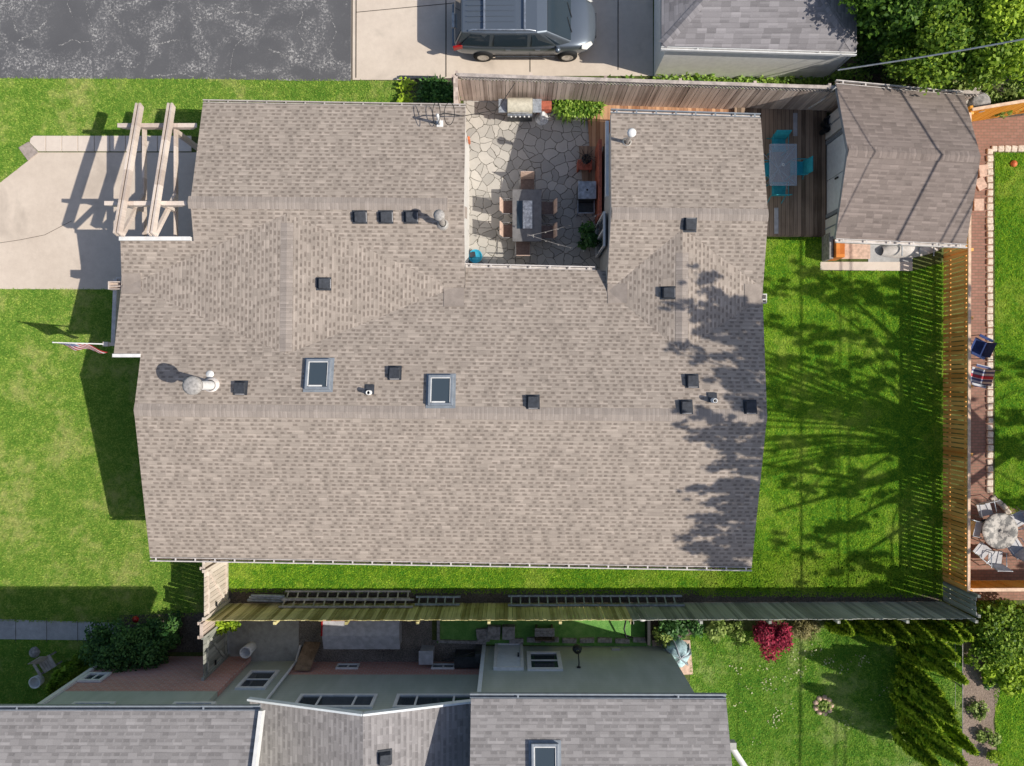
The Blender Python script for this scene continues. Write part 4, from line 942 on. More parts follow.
# ================================================================== CAR
def make_car(loc):
    e = empty('minivan', loc, 'dark grey minivan with roof bars parked on the tan driveway', 'car')
    L = loc
    st = [(-2.42, .62, .52, .70, .34), (-2.36, .86, .50, .86, .30), (-2.1, .94, .30, .96, .26), (-1.5, .97, .26, 1.0, .25), (-.6, .98, .25, .99, .25), (.4, .98, .25, .97, .25), (1.2, .97, .26, .97, .25), (1.7, .95, .28, .95, .26), (2.05, .90, .30, .87, .28), (2.28, .78, .34, .76, .3), (2.41, .58, .40, .66, .32), (2.45, .36, .44, .60, .34)]
    vs, fs = [], []; n = 12
    for x, w, zs, zb, zl in st:
        half = [(w * .80, zl), (w * .97, zl + .10), (w, (zl + zb) / 2), (w * .975, zb - .06), (w * .90, zb + .015), (w * .45, zb + .05)]
        ring = [(y, z) for y, z in half] + [(-y, z) for y, z in half[::-1]]
        vs += [(x, y, z) for y, z in ring]
    for i in range(len(st) - 1):
        for k in range(n): fs.append((i * n + k, (i + 1) * n + k, (i + 1) * n + (k + 1) % n, i * n + (k + 1) % n))
    fs += [tuple(range(n)), tuple((len(st) - 1) * n + k for k in range(n))[::-1]]
    b = MB(); b.add(vs, fs, True); body = b.build('body', 'paint', e, True)
    sd = body.modifiers.new('smooth', 'SUBSURF'); sd.levels = sd.render_levels = 2
    # greenhouse: roof shell, pillars, glass
    def ring(x0, x1, w, z): return [(x0, -w, z), (x1, -w * .96, z), (x1 + .0, w * .96, z), (x0, w, z)]
    bot = [(-2.34, .84, .93), (-1.4, .93, .99), (0, .94, .97), (1.1, .90, .97), (1.58, .76, .97)]
    top = [(-2.08, .76, 1.66), (-1.3, .82, 1.71), (-.3, .83, 1.72), (.4, .81, 1.69), (.72, .74, 1.62)]
    g = MB(); k = len(bot); vs = []
    for s in (1, -1):
        vs += [(x, s * w, z) for x, w, z in bot]; vs += [(x, s * w, z) for x, w, z in top]
    fs = []
    for i in range(k - 1):
        fs.append((i, i + 1, k + i + 1, k + i)); fs.append((2 * k + i + 1, 2 * k + i, 3 * k + i, 3 * k + i + 1)); fs.append((k + i, k + i + 1, 3 * k + i + 1, 3 * k + i))
    fs.append((0, k, 3 * k, 2 * k)); fs.append((k - 1, 3 * k - 1, 4 * k - 1, 2 * k - 1))
    g.add(vs, fs); g.build('cabin', 'paint', e, True, bevel=.05)
    def panel(q, off, name, mat='glass', shrink=.06):
        q = [Vector(v) for v in q]; c = sum(q, Vector()) / len(q); nn = (q[1] - q[0]).cross(q[2] - q[0]).normalized()
        if nn.dot(c - Vector((0, 0, 1.0))) < 0: nn = -nn; q = q[::-1]
        q = [v + (c - v) * shrink + nn * off for v in q]; MB().add(q + [v - nn * .02 for v in q], [tuple(range(len(q)))] + [(i, i + len(q), (i + 1) % len(q) + len(q), (i + 1) % len(q)) for i in range(len(q))]).build(name, mat, e, True)
    panel([(1.57, -.74, .985), (1.57, .74, .985), (.735, .72, 1.61), (.735, -.72, 1.61)], .014, 'windscreen', 'glass', .03)
    panel([(-2.33, -.82, .97), (-2.33, .82, .97), (-2.09, .74, 1.63), (-2.09, -.74, 1.63)], .014, 'rear_window', 'glass', .08)
    for s in (1, -1):
        for a, bb, ta, tb in (((-2.18, .87, 1.02), (-1.18, .935, 1.04), (-1.78, .785, 1.6), (-1.12, .82, 1.62)), ((-1.08, .935, 1.04), (.12, .935, 1.02), (-1.02, .825, 1.62), (.12, .825, 1.62)), ((.22, .935, 1.02), (1.22, .86, 1.01), (.22, .82, 1.6), (.62, .775, 1.57))):
            panel([(a[0], s * a[1], a[2]), (bb[0], s * bb[1], bb[2]), (tb[0], s * tb[1], tb[2]), (ta[0], s * ta[1], ta[2])], .02, 'side_window', 'glass', .05)
        MB().tube([(-1.85, s * .74, 1.70), (-1.7, s * .745, 1.78), (.15, s * .745, 1.77), (.35, s * .74, 1.69)], .026, 8).build('roof_rail', 'alu', e, True)
        MB().lathe((1.12, s * 1.06, 1.0), [(0, -.09), (.09, -.06), (.1, .04), (.05, .1), (0, .11)], 10).box((1.12, s * .97, .98), (.08, .16, .05)).build('mirror', 'paint', e, True)
        for x in (-1.42, 1.50):
            w = MB(); w.lathe((x, s * .90, .34), [(.20, -.09), (.31, -.11), (.345, -.06), (.345, .06), (.31, .11), (.20, .11)], 28, (0, s, 0)); t = w.build('wheel', 'rubber', e, True)
            r = MB(); r.lathe((x, s * .90, .34), [(.215, .10), (.20, .115), (.17, .09), (.06, .10), (0, .11)], 20, (0, s, 0)).build('rim', 'steel', t, True)
        lv = [(1.93, s * .82, .905), (2.24, s * .66, .83), (2.30, s * .71, .74), (2.1, s * .89, .75), (1.93, s * .92, .85)]
        h = MB(); h.add(lv + [(v[0] + .03, v[1] * 1.03, v[2] + .012) for v in lv], [(5, 6, 7, 8, 9)] + [(i, (i + 1) % 5, 5 + (i + 1) % 5, 5 + i) for i in range(5)]); h.build('headlight', 'clear_lamp', e, True)
        h = MB(); h.box((-2.26, s * .90, .88), (.32, .08, .22), rz=-s * .25).build('tail_light', 'red_lamp', e, True, bevel=.02)
        MB().beam((-1.0, s * .99, .36), (1.05, s * .99, .36), .04, .1).build('sill', 'orange_wood' if False else 'vent', e, True)
        for x in (-.55, .45): MB().box((x, s * .985, .86), (.18, .03, .035)).build('door_handle', 'paint', e, True)
    for x in (-1.32, .0): MB().beam((x, -.75, 1.79), (x, .75, 1.79), .06, .035).build('roof_bar', 'alu', e, True)
    for y in (-.45, -.27, -.09, .09, .27, .45): MB().beam((-1.9, y, 1.722), (-.35, y, 1.728), .018, .012).build('roof_rib', 'paint', e, True)
    MB().box((-2.40, 0, .52), (.16, 1.5, .18)).build('rear_bumper', 'paint', e, True, bevel=.05)
    MB().box((-2.41, 0, .9), (.1, .5, .07)).build('badge_bar', 'steel', e, True, bevel=.01)
    MB().box((2.44, 0, .55), (.06, .8, .16)).build('grille', 'vent', e, True)
    for y in (-.35, .15): MB().beam((1.6, y - .1, 1.01), (1.44, y + .36, 1.11), .02, .02).build('wiper', 'black', e, True)
    return e
make_car(Vector((.42, 12.28, .014)))

# ================================================================== COURTYARD
def grill():
    x, y = .27, 9.42
    e = empty('gas_grill', (x, y, 0), 'steel gas grill with cream lid and grey side shelves against the fence', 'grill')
    MB().box((x, y, .42), (.86, .5, .72)).build('cabinet', 'dark_plastic', e)
    l = MB(); n = 8
    vs = [(x + s * .42, y + .26 * math.cos(math.pi * k / n), .84 + .27 * math.sin(math.pi * k / n)) for s in (-1, 1) for k in range(n + 1)]
    l.add(vs, [(k, k + 1, n + 2 + k, n + 1 + k) for k in range(n)], True); l.add(vs, [tuple(range(n + 1))[::-1], tuple(range(n + 1, 2 * n + 2))])
    ld = l.build('lid', 'cream', e); MB().tube([(x - .3, y - .28, .98), (x + .3, y - .28, .98)], .018, 8).build('handle', 'steel', ld)
    for s in (-1, 1): MB().box((x + s * .58, y, .84), (.30, .46, .05)).build('side_shelf', 'ladder_blue', e, bevel=.01)
    MB().box((x, y - .29, .76), (.84, .07, .14)).build('control_panel', 'alu', e)
    for i in range(5): MB().lathe((x - .3 + i * .15, y - .33, .76), [(.03, 0), (.03, .03), (0, .035)], 10, (0, -1, 0)).build('knob', 'white', e)
    for sx in (-1, 1):
        MB().lathe((x + sx * .36, y - .18, .06), [(.06, -.02), (.06, .02)], 10, (1, 0, 0)).build('wheel', 'rubber', e)
grill()
def table(cx, cy):
    e = empty('patio_table', (cx, cy, 0), 'dark grey rectangular patio table with a white glass fire tray', 'table')
    MB().box((cx, cy, .72), (1.0, 1.78, .05)).build('tabletop', 'table_dark', e, bevel=.012)
    MB().box((cx, cy, .35), (.7, 1.3, .66)).build('base', 'table_dark', e)
    t = MB(); t.box((cx + .02, cy + .02, .765), (.32, .95, .03)).build('fire_tray', 'white_stone', e)
    MB().box((cx - .24, cy + .02, .752), (.2, .95, .012)).build('dark_strip', 'glass', e)  # dark glass strip along the left of the tray
table(.51, 5.72)
def sling_chair(label, seat='seat_brown', back='tan', group='sling chairs around the patio table', frame='table_dark'):
    """faces +x: the backrest is at -x"""
    e = empty('patio_chair', (0, 0, 0), label, 'chair', group)
    s = MB(); s.add([(-.2, -.23, .42), (.25, -.24, .46), (.25, .24, .46), (-.2, .23, .42), (-.2, -.23, .40), (.25, -.24, .44), (.25, .24, .44), (-.2, .23, .40)], [(0, 1, 2, 3), (7, 6, 5, 4), (0, 4, 5, 1), (1, 5, 6, 2), (2, 6, 7, 3), (3, 7, 4, 0)]); s.build('seat', seat, e, True)
    b = MB(); a = [(-.20, .42), (-.22, .62), (-.255, .80), (-.30, .95)]
    vs = [(x, s * .235, z) for x, z in a for s in (-1, 1)] + [(x - .02, s * .235, z) for x, z in a for s in (-1, 1)]
    b.add(vs, [f for i in range(3) for f in ((2 * i, 2 * i + 1, 2 * i + 3, 2 * i + 2), (8 + 2 * i, 10 + 2 * i, 11 + 2 * i, 9 + 2 * i))] + [(6, 7, 15, 14)]); b.build('backrest', back, e, True)
    for s in (-1, 1):
        MB().tube([(.24, s * .26, 0), (.22, s * .26, .62), (-.28, s * .26, .64)], .016, 6).build('arm', frame, e, True)
        MB().tube([(-.36, s * .25, 0), (-.2, s * .25, .42), (-.31, s * .245, .96)], .016, 6).build('leg', frame, e, True)
    return e
ch = None
for i, (x, y, rz, lab) in enumerate([(-.10, 6.06, 0, 'tan chair on the sunny left side of the patio table, upper one'), (-.10, 5.24, 0, 'tan chair on the sunny left side of the patio table, lower one'),
        (1.22, 6.02, math.pi, 'tan chair half in shade on the right of the patio table, upper one'), (1.22, 5.2, math.pi, 'tan chair in shade on the right of the patio table, lower one'),
        (.53, 6.84, -math.pi / 2, 'pink backed chair at the upper end of the patio table'), (.38, 4.62, math.pi / 2, 'grey seated chair at the lower end of the patio table')]):
    if i == 0: ch = o = sling_chair(lab)
    else: o = copy_tree(ch, label=lab)
    o.location = (x, y, .012); o.rotation_euler = (0, 0, rz)
e = empty('cabinet_grill', (2.5, 6.45, 0), 'square grey lidded cooker with dark lower shelf by the red trimmed wall', 'cooker')
MB().box((2.55, 6.55, .86), (.62, .60, .06)).build('lid', 'ladder_blue', e, bevel=.012); MB().lathe((2.55, 6.55, .89), [(.035, 0), (.035, .02), (0, .03)], 10).build('knob', 'black', e)
MB().box((2.55, 6.55, .42), (.56, .55, .82)).build('cabinet', 'dark_plastic', e); MB().box((2.55, 6.05, .42), (.56, .34, .04)).build('shelf', 'dark_plastic', e)
f = MB()
for x in (2.27, 2.83):
    f.beam((x, 5.86, 0), (x, 5.86, .5), .03, .03); f.beam((x, 5.86, .5), (x, 6.3, .5), .03, .03)
f.beam((2.27, 5.86, .5), (2.83, 5.86, .5), .03, .03); f.build('frame', 'ladder_blue', e)
e = empty('tub', (-1.42, 4.52, 0), 'bright blue round tub beside the white courtyard wall', 'tub')
MB().lathe((-1.27, 4.4, .012), [(.16, 0), (.235, .3), (.24, .32), (.225, .32), (.2, .26), (0, .25)], 24).build('bowl', 'blue_plastic', e); MB().box((-1.37, 4.46, .29), (.2, .16, .12), .2).build('brush', 'vent', e)
MB().lathe((1.05, 9.3, .0), [(.25, 0), (.2, .12), (.1, .22), (.12, .4), (.05, .55), (0, .6)], 12).build('garden_ornament', 'white_stone', label='white stone ornament between the gas grill and the lush hostas', category='ornament')
o = MB(); o.box((1.12, 9.62, .2), (.5, .3, .4)); o.build('brick_planter', 'red_wood', label='small red brick planter behind the white ornament', category='planter', bevel=.02)
MB().box((-1.42, 8.02, 1.5), (.07, .1, .5)).build('thermometer', 'orange_plastic', label='narrow orange thermometer on the white courtyard wall', category='thermometer', bevel=.01)
def potted(name, x, y, clumps, n, mat, label, pot='dark_plastic', r=.2, size=.05, z=0):
    e = empty(name, (x, y, z), label, 'plant')
    MB().lathe((x, y, z), [(r * .7, 0), (r, .3), (r * 1.02, .33), (r * .9, .33), (r * .85, .28), (0, .27)], 16).build('pot', pot, e)
    foliage('leaves', clumps, n, size, mat, e); return e
potted('potted_plant', 2.62, 4.95, scatter_clumps((2.62, 4.95, .55), (.3, .5, .3), 12, .17), 700, 'leaf_deep', 'leafy green potted plant in front of the patio door', size=.07)
e = empty('plant_stand', (2.6, 7.75, 0), 'dark spiky plant on a red bench in the shaded courtyard', 'plant stand')
MB().box((2.52, 7.55, .4), (.5, .35, .06)).box((2.3, 7.55, .2), (.06, .3, .36)).box((2.72, 7.55, .2), (.06, .3, .36)).build('bench', 'red_wood', e)
b = MB()
for i in range(16):
    a = random.uniform(0, 6.28); r = random.uniform(.15, .42); b.tube([(2.55, 7.7, .5), (2.55 + r * .5 * math.cos(a), 7.7 + r * .5 * math.sin(a), .85), (2.55 + r * math.cos(a), 7.7 + r * math.sin(a), .8 + random.uniform(-.1, .3))], [.02, .014, .004], 5)
b.build('dry_stalks', 'bark', e); MB().lathe((2.55, 7.68, .43), [(.12, 0), (.17, .2), (.13, .2), (0, .15)], 14).build('pot', 'black', e)
# string lights
e = empty('string_lights', (.6, 5.0, 2.6), 'string lights strung across the courtyard', 'string lights')
for a, b in ((P(527, 236, 2.7), P(602, 213, 2.3)), (P(527, 234, 2.7), P(604, 254, 2.5))):
    pts = [a.lerp(b, i / 12) - Vector((0, 0, .35 * math.sin(math.pi * i / 12))) for i in range(13)]
    w = MB().tube(pts, .005, 5).build('wire', 'stone_grey', e)
    for i in range(1, 12, 2): MB().lathe(pts[i] - Vector((0, 0, .08)), [(0, -.03), (.024, -.01), (.02, .03), (.01, .05)], 8).build('bulb', 'bulb', w)

# ================================================================== DECK
dk = empty('deck', (8.9, 7.4, 0), 'dark weathered deck with worn boards between the house and the shed', 'deck')
MB().box((9.36, 7.42, .2), (3.2, 4.5, .06)).build('boards', 'deck', dk)
MB().box((9.36, 5.15, .1), (3.2, .04, .2)).build('fascia', 'deck', dk)
for x, y, l in ((9.86, 9.0, .8), (9.2, 5.65, .9)): MB().box((x, y, .245), (.14, l, .03)).build('loose_board', 'grey_plastic', dk)
e = empty('glass_table', (9.17, 7.38, .23), 'glass topped table with turquoise chairs on the dark deck', 'table')
t = NT('table_glass'); g = t.n('ShaderNodeBsdfGlass'); 
d = t.n('ShaderNodeBsdfPrincipled'); t.put(d.inputs[0], (.42, .45, .50)); d.inputs['Roughness'].default_value = .15; t.put(d.inputs[0], (.55, .6, .66)); tr = t.n('ShaderNodeBsdfTransparent'); ms = t.n('ShaderNodeMixShader'); ms.inputs[0].default_value = .33
t.t.links.new(tr.outputs[0], ms.inputs[1]); t.t.links.new(d.outputs[0], ms.inputs[2]); t.t.links.new(ms.outputs[0], t.out.inputs[0]); M['table_glass'] = t.m
MB().box((9.17, 7.38, .96), (.92, 1.42, .02)).build('tabletop', 'table_glass', e, bevel=.006)
f = MB()
for sx in (-1, 1):
    f.beam((9.17 + sx * .45, 6.70, .935), (9.17 + sx * .45, 8.06, .935), .03, .02)
    for sy in (-1, 1): f.tube([(9.17, 7.38, .5), (9.17 + sx * .42, 7.38 + sy * .62, .23)], .018, 6); f.tube([(9.17, 7.38, .5), (9.17 + sx * .42, 7.38 + sy * .62, .94)], .016, 6)
for sy in (-1, 1): f.beam((8.72, 7.38 + sy * .68, .935), (9.62, 7.38 + sy * .68, .935), .03, .02)
f.build('frame', 'alu', e); MB().lathe((9.17, 7.38, .97), [(.05, 0), (.05, .012), (.02, .012)], 12).build('parasol_hole', 'white', e)
ch = None
for i, (x, y, rz, lab) in enumerate([(9.13, 8.16, -math.pi / 2, 'turquoise chair at the upper end of the glass table'), (9.77, 7.35, math.pi, 'turquoise chair on the shed side of the glass table'),
        (9.13, 6.62, math.pi / 2, 'turquoise chair at the lower end of the glass table'), (8.55, 7.3, 0, 'turquoise chair mostly hidden under the house eave')]):
    if i == 0: ch = o = sling_chair(lab, 'cyan', 'cyan', 'turquoise chairs on the deck', 'cyan')
    else: o = copy_tree(ch, label=lab)
    o.location = (x, y, .23); o.rotation_euler = (0, 0, rz)
for i, (x, y, r) in enumerate(((10.85, 9.0, .16), (11.0, 8.8, .14), (10.78, 8.72, .13))):
    MB().lathe((x, y, .0), [(r * .7, .2), (r, .62), (r * 1.05, .64), (r * .9, .64), (r * .8, .5), (0, .48)], 14).build('flower_pot', 'black', group='black pots at the shed corner', category='pot', label=['largest black pot at the upper shed corner', 'black pot tucked against the shed wall', 'smallest black pot at the shed corner, nearest the deck'][i])
# things by the shed's lower side
MB().box((11.22, 4.72, .36), (.30, .85, .72)).build('storage_box', 'orange_wood', label='tall orange wooden box at the lower shed corner', category='box', bevel=.01)
MB().box((10.96, 4.72, .3), (.16, .9, .6)).build('stone_block', 'stone_grey', label='rough grey stone block left of the orange box', category='stone', bevel=.03)
b = MB(); n = 14; vs, fs = [], []
for i in range(n + 1):
    s = i / n; w = .34 * math.sin(math.pi * (.08 + .88 * s)) ** .6; hh = .34 * math.sin(math.pi * (.08 + .88 * s)) ** .4
    for j in range(9):
        a = math.pi * j / 8; vs.append((12.95 + 2.25 * s, 4.62 + .25 * s + w * math.cos(a), .03 + hh * math.sin(a)))
for i in range(n):
    for j in range(8): fs.append((i * 9 + j, i * 9 + j + 1, i * 9 + 10 + j, i * 9 + 9 + j))
b.add(vs, fs, True); e = empty('canoe', (14, 4.7, 0), 'small white upturned canoe beside the lower shed wall', 'boat'); b.build('hull', 'offwhite', e)
for x in (13.5, 14.1, 14.6): MB().beam((x, 4.4, .385), (x, 5.0, .40), .03, .03).build('rib', 'frame_grey', e)

# ================================================================== LADDERS AND THINGS ALONG THE LOWER FENCE
def ladder(x0, x1, ra, rb, label, mat, step=.3, stile=.06):
    """lying on its side, leaning on the fence: ra, rb = (y, z) of its two rails"""
    e = empty('ladder', (x0, ra[0], 0), label, 'ladder', 'ladders lying along the fence')
    for y, z in (ra, rb): MB().beam((x0, y, z), (x1, y, z), stile, .075).build('rail', mat, e)
    k = int((x1 - x0) / step)
    for i in range(k + 1):
        x = x0 + .12 + i * step
        if x < x1: MB().beam((x, *ra), (x, *rb), .045, .035).build('rung', mat, e)
    return e
ladder(-7.95, -3.55, (-7.30, .06), (-7.49, .30), 'brown ladder section lying nearest the lawn, left half of the fence', 'ladder', .35)
ladder(-8.0, -3.4, (-7.52, .32), (-7.67, .60), 'brown ladder section lying against the mossy fence, beside its twin', 'ladder', .35)
ladder(-3.35, -1.80, (-7.47, .15), (-7.65, .42), 'short blue grey ladder end sticking out past the brown ladders', 'ladder_blue', .3)
ladder(-.14, 5.95, (-7.46, .08), (-7.66, .46), 'long grey ladder lying on the right half of the fence', 'ladder_blue', .315)
e = empty('pipe_bundle', (-8.5, -7.3, 0), 'blue grey pipes lying left of the brown ladders', 'pipes')
for i, y in enumerate((-7.42, -7.3, -7.2)): MB().tube([(-9.25 + .1 * i, y - .18, .12 + .1 * i), (-7.9, y - .2, .14 + .1 * i)], .055, 8).build('pipe', 'ladder_blue', e)
# dog house like storage bench, small box, steps
e = empty('storage_chest', (-5.2, -9.0, 0), 'long grey storage chest with sunlit red edged corner behind the fence', 'chest')
MB().box((-5.15, -8.6, .31), (2.55, .96, .62)).build('body', 'grey_plastic', e)
l = MB(); l.add([(-6.46, -9.13, .62), (-3.84, -9.13, .62), (-3.84, -8.08, .76), (-6.46, -8.08, .76), (-6.46, -8.6, .82), (-3.84, -8.6, .82)], [(0, 1, 5, 4), (4, 5, 2, 3), (0, 4, 3), (1, 2, 5), (0, 3, 2, 1)]); ld = l.build('lid', 'grey_plastic', e)
MB().beam((-6.47, -8.08, .77), (-5.2, -8.08, .77), .05, .05).beam((-6.47, -8.1, .77), (-6.47, -8.6, .83), .05, .05).build('red_edging', 'red_lamp', ld)
e = empty('utility_box', (-2.95, -9.4, 0), 'small grey lidded box on the gravel by the brick base', 'box')
MB().box((-2.95, -9.42, .3), (.45, .42, .6)).build('body', 'grey_plastic', e, bevel=.02); MB().box((-2.95, -9.42, .625), (.5, .48, .05)).build('lid', 'grey_plastic', e, bevel=.02)
for i, (x, y, r) in enumerate(((-1.02, -8.83, .1), (-.63, -8.72, -.05), (-.12, -8.70, 0))):
    MB().box((x, y, .08 + .035 * i), (.44, .46, .16 + .07 * i), r).build('stepping_slab', 'stone_grey', bevel=.015, group='slabs by the door', category='slab', label=['left slab of the three grey slabs by the door', 'middle slab of the three grey slabs by the door', 'right slab of the three grey slabs by the door'][i])
e = empty('bench', (1.1, -8.65, 0), 'small brown wooden bench on the green turf', 'bench')
for i in range(3): MB().box((1.13, -8.72 + .1 * i, .42), (.68, .085, .035)).build('slat', 'stone_grey', e)
MB().box((1.13, -8.88, .28), (.68, .04, .5)).build('backrest', 'bark', e)
for x in (.85, 1.4): MB().box((x, -8.65, .2), (.05, .34, .4)).build('leg', 'bark', e)
for i, x in enumerate(np.arange(.05, 4.7, .62)):
    MB().box((x + .1, -9.02 + random.uniform(-.02, .02), .06), (.5, .17, .12), random.uniform(-.05, .05)).build('wall_stone', 'stone_grey', bevel=.02, group='edging stones along the green wall', category='stone', label='flat dark edging stone along the foot of the sage green wall')
MB().beam((-2.58, -8.1, .06), (-2.58, -9.02, .06), .1, .12).beam((-2.58, -9.05, .06), (-.9, -9.1, .06), .1, .12).build('timber_edge', 'stone_grey', label='pale timber edging around the left end of the green turf', category='edging')
e = empty('shelving_cabinet', (-1.6, -9.55, 0), 'dark low cabinet in the shadow under the corner of the green house', 'cabinet')
MB().box((-1.55, -9.55, .35), (.85, .38, .7)).build('body', 'dark_plastic', e, bevel=.01); MB().tube([(-2.4, -9.5, .7), (-1.8, -9.3, .8), (-1.1, -9.15, .75)], .02, 6).build('hose', 'cable_dark', e); MB().box((-1.15, -9.3, .5), (.2, .3, 1.0)).build('shelf', 'dark_plastic', e)
MB().add([(-7.4, -9.7, .9), (-6.85, -9.72, .9), (-6.72, -9.1, .02), (-7.27, -9.08, .02), (-7.4, -9.72, .93), (-6.85, -9.75, .93), (-6.72, -9.12, .05), (-7.27, -9.1, .05)], [(0, 1, 2, 3), (7, 6, 5, 4), (0, 3, 7, 4), (1, 0, 4, 5), (2, 1, 5, 6), (3, 2, 6, 7)]).build('plywood_sheet', 'ply', label='old brown plywood sheet leaning beside the downspout', category='board')
# white planter tube, hoop, lamp, covered furniture
def tubpot(x, y, r, h, label):
    MB().lathe((x, y, .0), [(r * .82, 0), (r * .86, .02), (r, h), (r * .84, h), (r * .8, h - .06), (r * .78, h * .45), (0, h * .42)], 22).build('white_pot', 'white', label=label, category='pot', group='white pots')
tubpot(-9.15, -9.25, .2, .62, 'white cylinder pot standing on the brick yard beside the concrete pad'); tubpot(-16.6, -10.42, .21, .28, 'white pot on the shaded lawn beside the slatted chair')
e = empty('trellis_arch', (4.4, -8.6, 0), 'black metal hoop frame standing on the sunlit turf end', 'frame')
h = MB(); h.tube([(3.95, -8.2, 0), (3.95, -8.2, .35), (3.87, -8.5, .45), (3.97, -8.85, .35), (3.97, -8.85, 0)], .03, 6); h.build('hoop', 'black', e)
MB().tube([(3.97, -8.85, .05), (4.75, -9.1, .05), (4.75, -8.25, .05), (3.95, -8.2, .05)], .03, 6).build('base_rail', 'black', e); MB().box((4.72, -8.6, .25), (.1, .9, .5)).build('side_panel', 'black', e)
MB().lathe((4.5, -8.05, 0), [(.04, 0), (.03, .3), (.14, .34), (.19, .46), (.13, .56), (0, .58)], 14).build('garden_lamp', 'white', label='round white garden lamp at the end of the turf', category='lamp')
e = empty('covered_grill', (5.75, -9.45, 0), 'round grill under a pale teal cover on pink paving', 'grill')
vs, fs = [], []
for i in range(9):
    t_ = i / 8; r = .46 * (1 - t_ ** 3) ** .5 if t_ < 1 else 0.001
    for k in range(20):
        a = 2 * math.pi * k / 20; w = 1 + .1 * math.sin(5 * a + 2 * t_) * (1 - t_); vs.append((5.72 + r * w * math.cos(a), -9.36 + 1.05 * r * w * math.sin(a), .05 + .78 * t_ + .03 * math.sin(3 * a)))
for i in range(8):
    for k in range(20): fs.append((i * 20 + k, i * 20 + (k + 1) % 20, (i + 1) * 20 + (k + 1) % 20, (i + 1) * 20 + k))
MB().add(vs, fs, True).build('cover', 'teal_cover', e)
for a in (.5, 1.9, 2.8): MB().tube([(5.72 + .5 * math.cos(a), -9.36 + .52 * math.sin(a), .2), (5.72 + .4 * math.cos(a), -9.36 + .42 * math.sin(a), .66), (5.72, -9.36, .86), (5.72 - .4 * math.cos(a + .5), -9.36 - .42 * math.sin(a + .5), .66), (5.72 - .5 * math.cos(a + .5), -9.36 - .52 * math.sin(a + .5), .2)], .03, 5).build('strap', 'frame_grey', e)
e = empty('log_rack', (5.15, -9.6, 0), 'small white framed rack of firewood beside the teal cover', 'rack')
MB().beam((5.0, -9.35, .4), (5.38, -9.35, .4), .04, .04).beam((5.0, -9.35, 0), (5.0, -9.35, .4), .04, .04).beam((5.38, -9.35, 0), (5.38, -9.35, .4), .04, .04).beam((5.38, -9.35, .4), (5.38, -9.75, .4), .04, .04).build('frame', 'white', e)
for i in range(6): MB().tube([(5.05 + .06 * i, -9.72, .1 + .04 * (i % 3)), (5.08 + .05 * i, -9.42, .12 + .04 * (i % 3))], .04, 7).build('log', 'bark', e)
e = empty('garden_chair', (-16.15, -9.8, 0), 'weathered slatted garden chair on the shaded lawn', 'chair', rz=.55); e.scale = (.78, .78, .78)
for i in range(5): MB().box((-.26 + .13 * i, 0, .34), (.11, .5, .025)).build('seat_slat', 'cap_old', e, True)
for i in range(5): MB().beam((-.26 + .13 * i, .26, .34), (-.26 + .13 * i, .48, .9), .11, .02).build('back_slat', 'cap_old', e, True)
for s in (-1, 1): MB().box((s * .38, .05, .52), (.12, .6, .03)).build('arm', 'cap_old', e, True); MB().box((s * .36, -.2, .26), (.05, .08, .52)).build('leg', 'stone_grey', e, True); MB().box((s * .36, .3, .26), (.05, .08, .52)).build('leg', 'stone_grey', e, True)
MB().lathe(P(35, 652, 0), [(.2, 0), (.17, .08), (.06, .13), (0, .13)], 9).build('rock', 'stone_grey', label='flat grey rock on the shaded lawn beside the slatted chair', category='rock')

# ================================================================== BRICK PATH SIDE
pts = [(990, 151.5 + i * 6.9) for i in range(50)]
pts = [p_ for p_ in pts if p_[1] < 494] + [(989 + 5.5 + i * 6.6, 148.5) for i in range(8)] + [(994, 499), (999.5, 502.5), (1004, 507), (1008, 512), (1011.5, 517.5), (1013.5, 523)]
proto = None
for i, (x, y) in enumerate(pts):
    if proto is None:
        o = proto = MB().box((0, 0, .03), (.215, .215, .1)).build('edging_stone', 'stone', bevel=.035); props(o, 'pale square edging stone in the row between the brick path and the lawn', 'edging stone', 'edging stones beside the brick path')
    else: o = proto.copy(); COL.objects.link(o)
    q = P(x, y, .05); o.location = (q.x, q.y, random.uniform(-.02, .01)); o.rotation_euler = (random.uniform(-.06, .06), random.uniform(-.06, .06), random.uniform(-.12, .12) + (.7 if y > 495 else 0)); k = random.uniform(.88, 1.06); o.scale = (k, k, 1)
for i, (x, y, rz) in enumerate(((983, 171, .1), (980, 184, .5), (978, 205, 0))):
    q = P(x, y, 0); MB().box((q.x, q.y, .03), (.34, .42, .06), rz).build('paving_stone', 'pink_stone', bevel=.012, group='loose pink paving stones', category='paving stone', label=['upper loose pink paving stone near the shed roof corner', 'tilted loose pink paving stone in the middle of three', 'lower loose pink paving stone against the golden fence'][i])
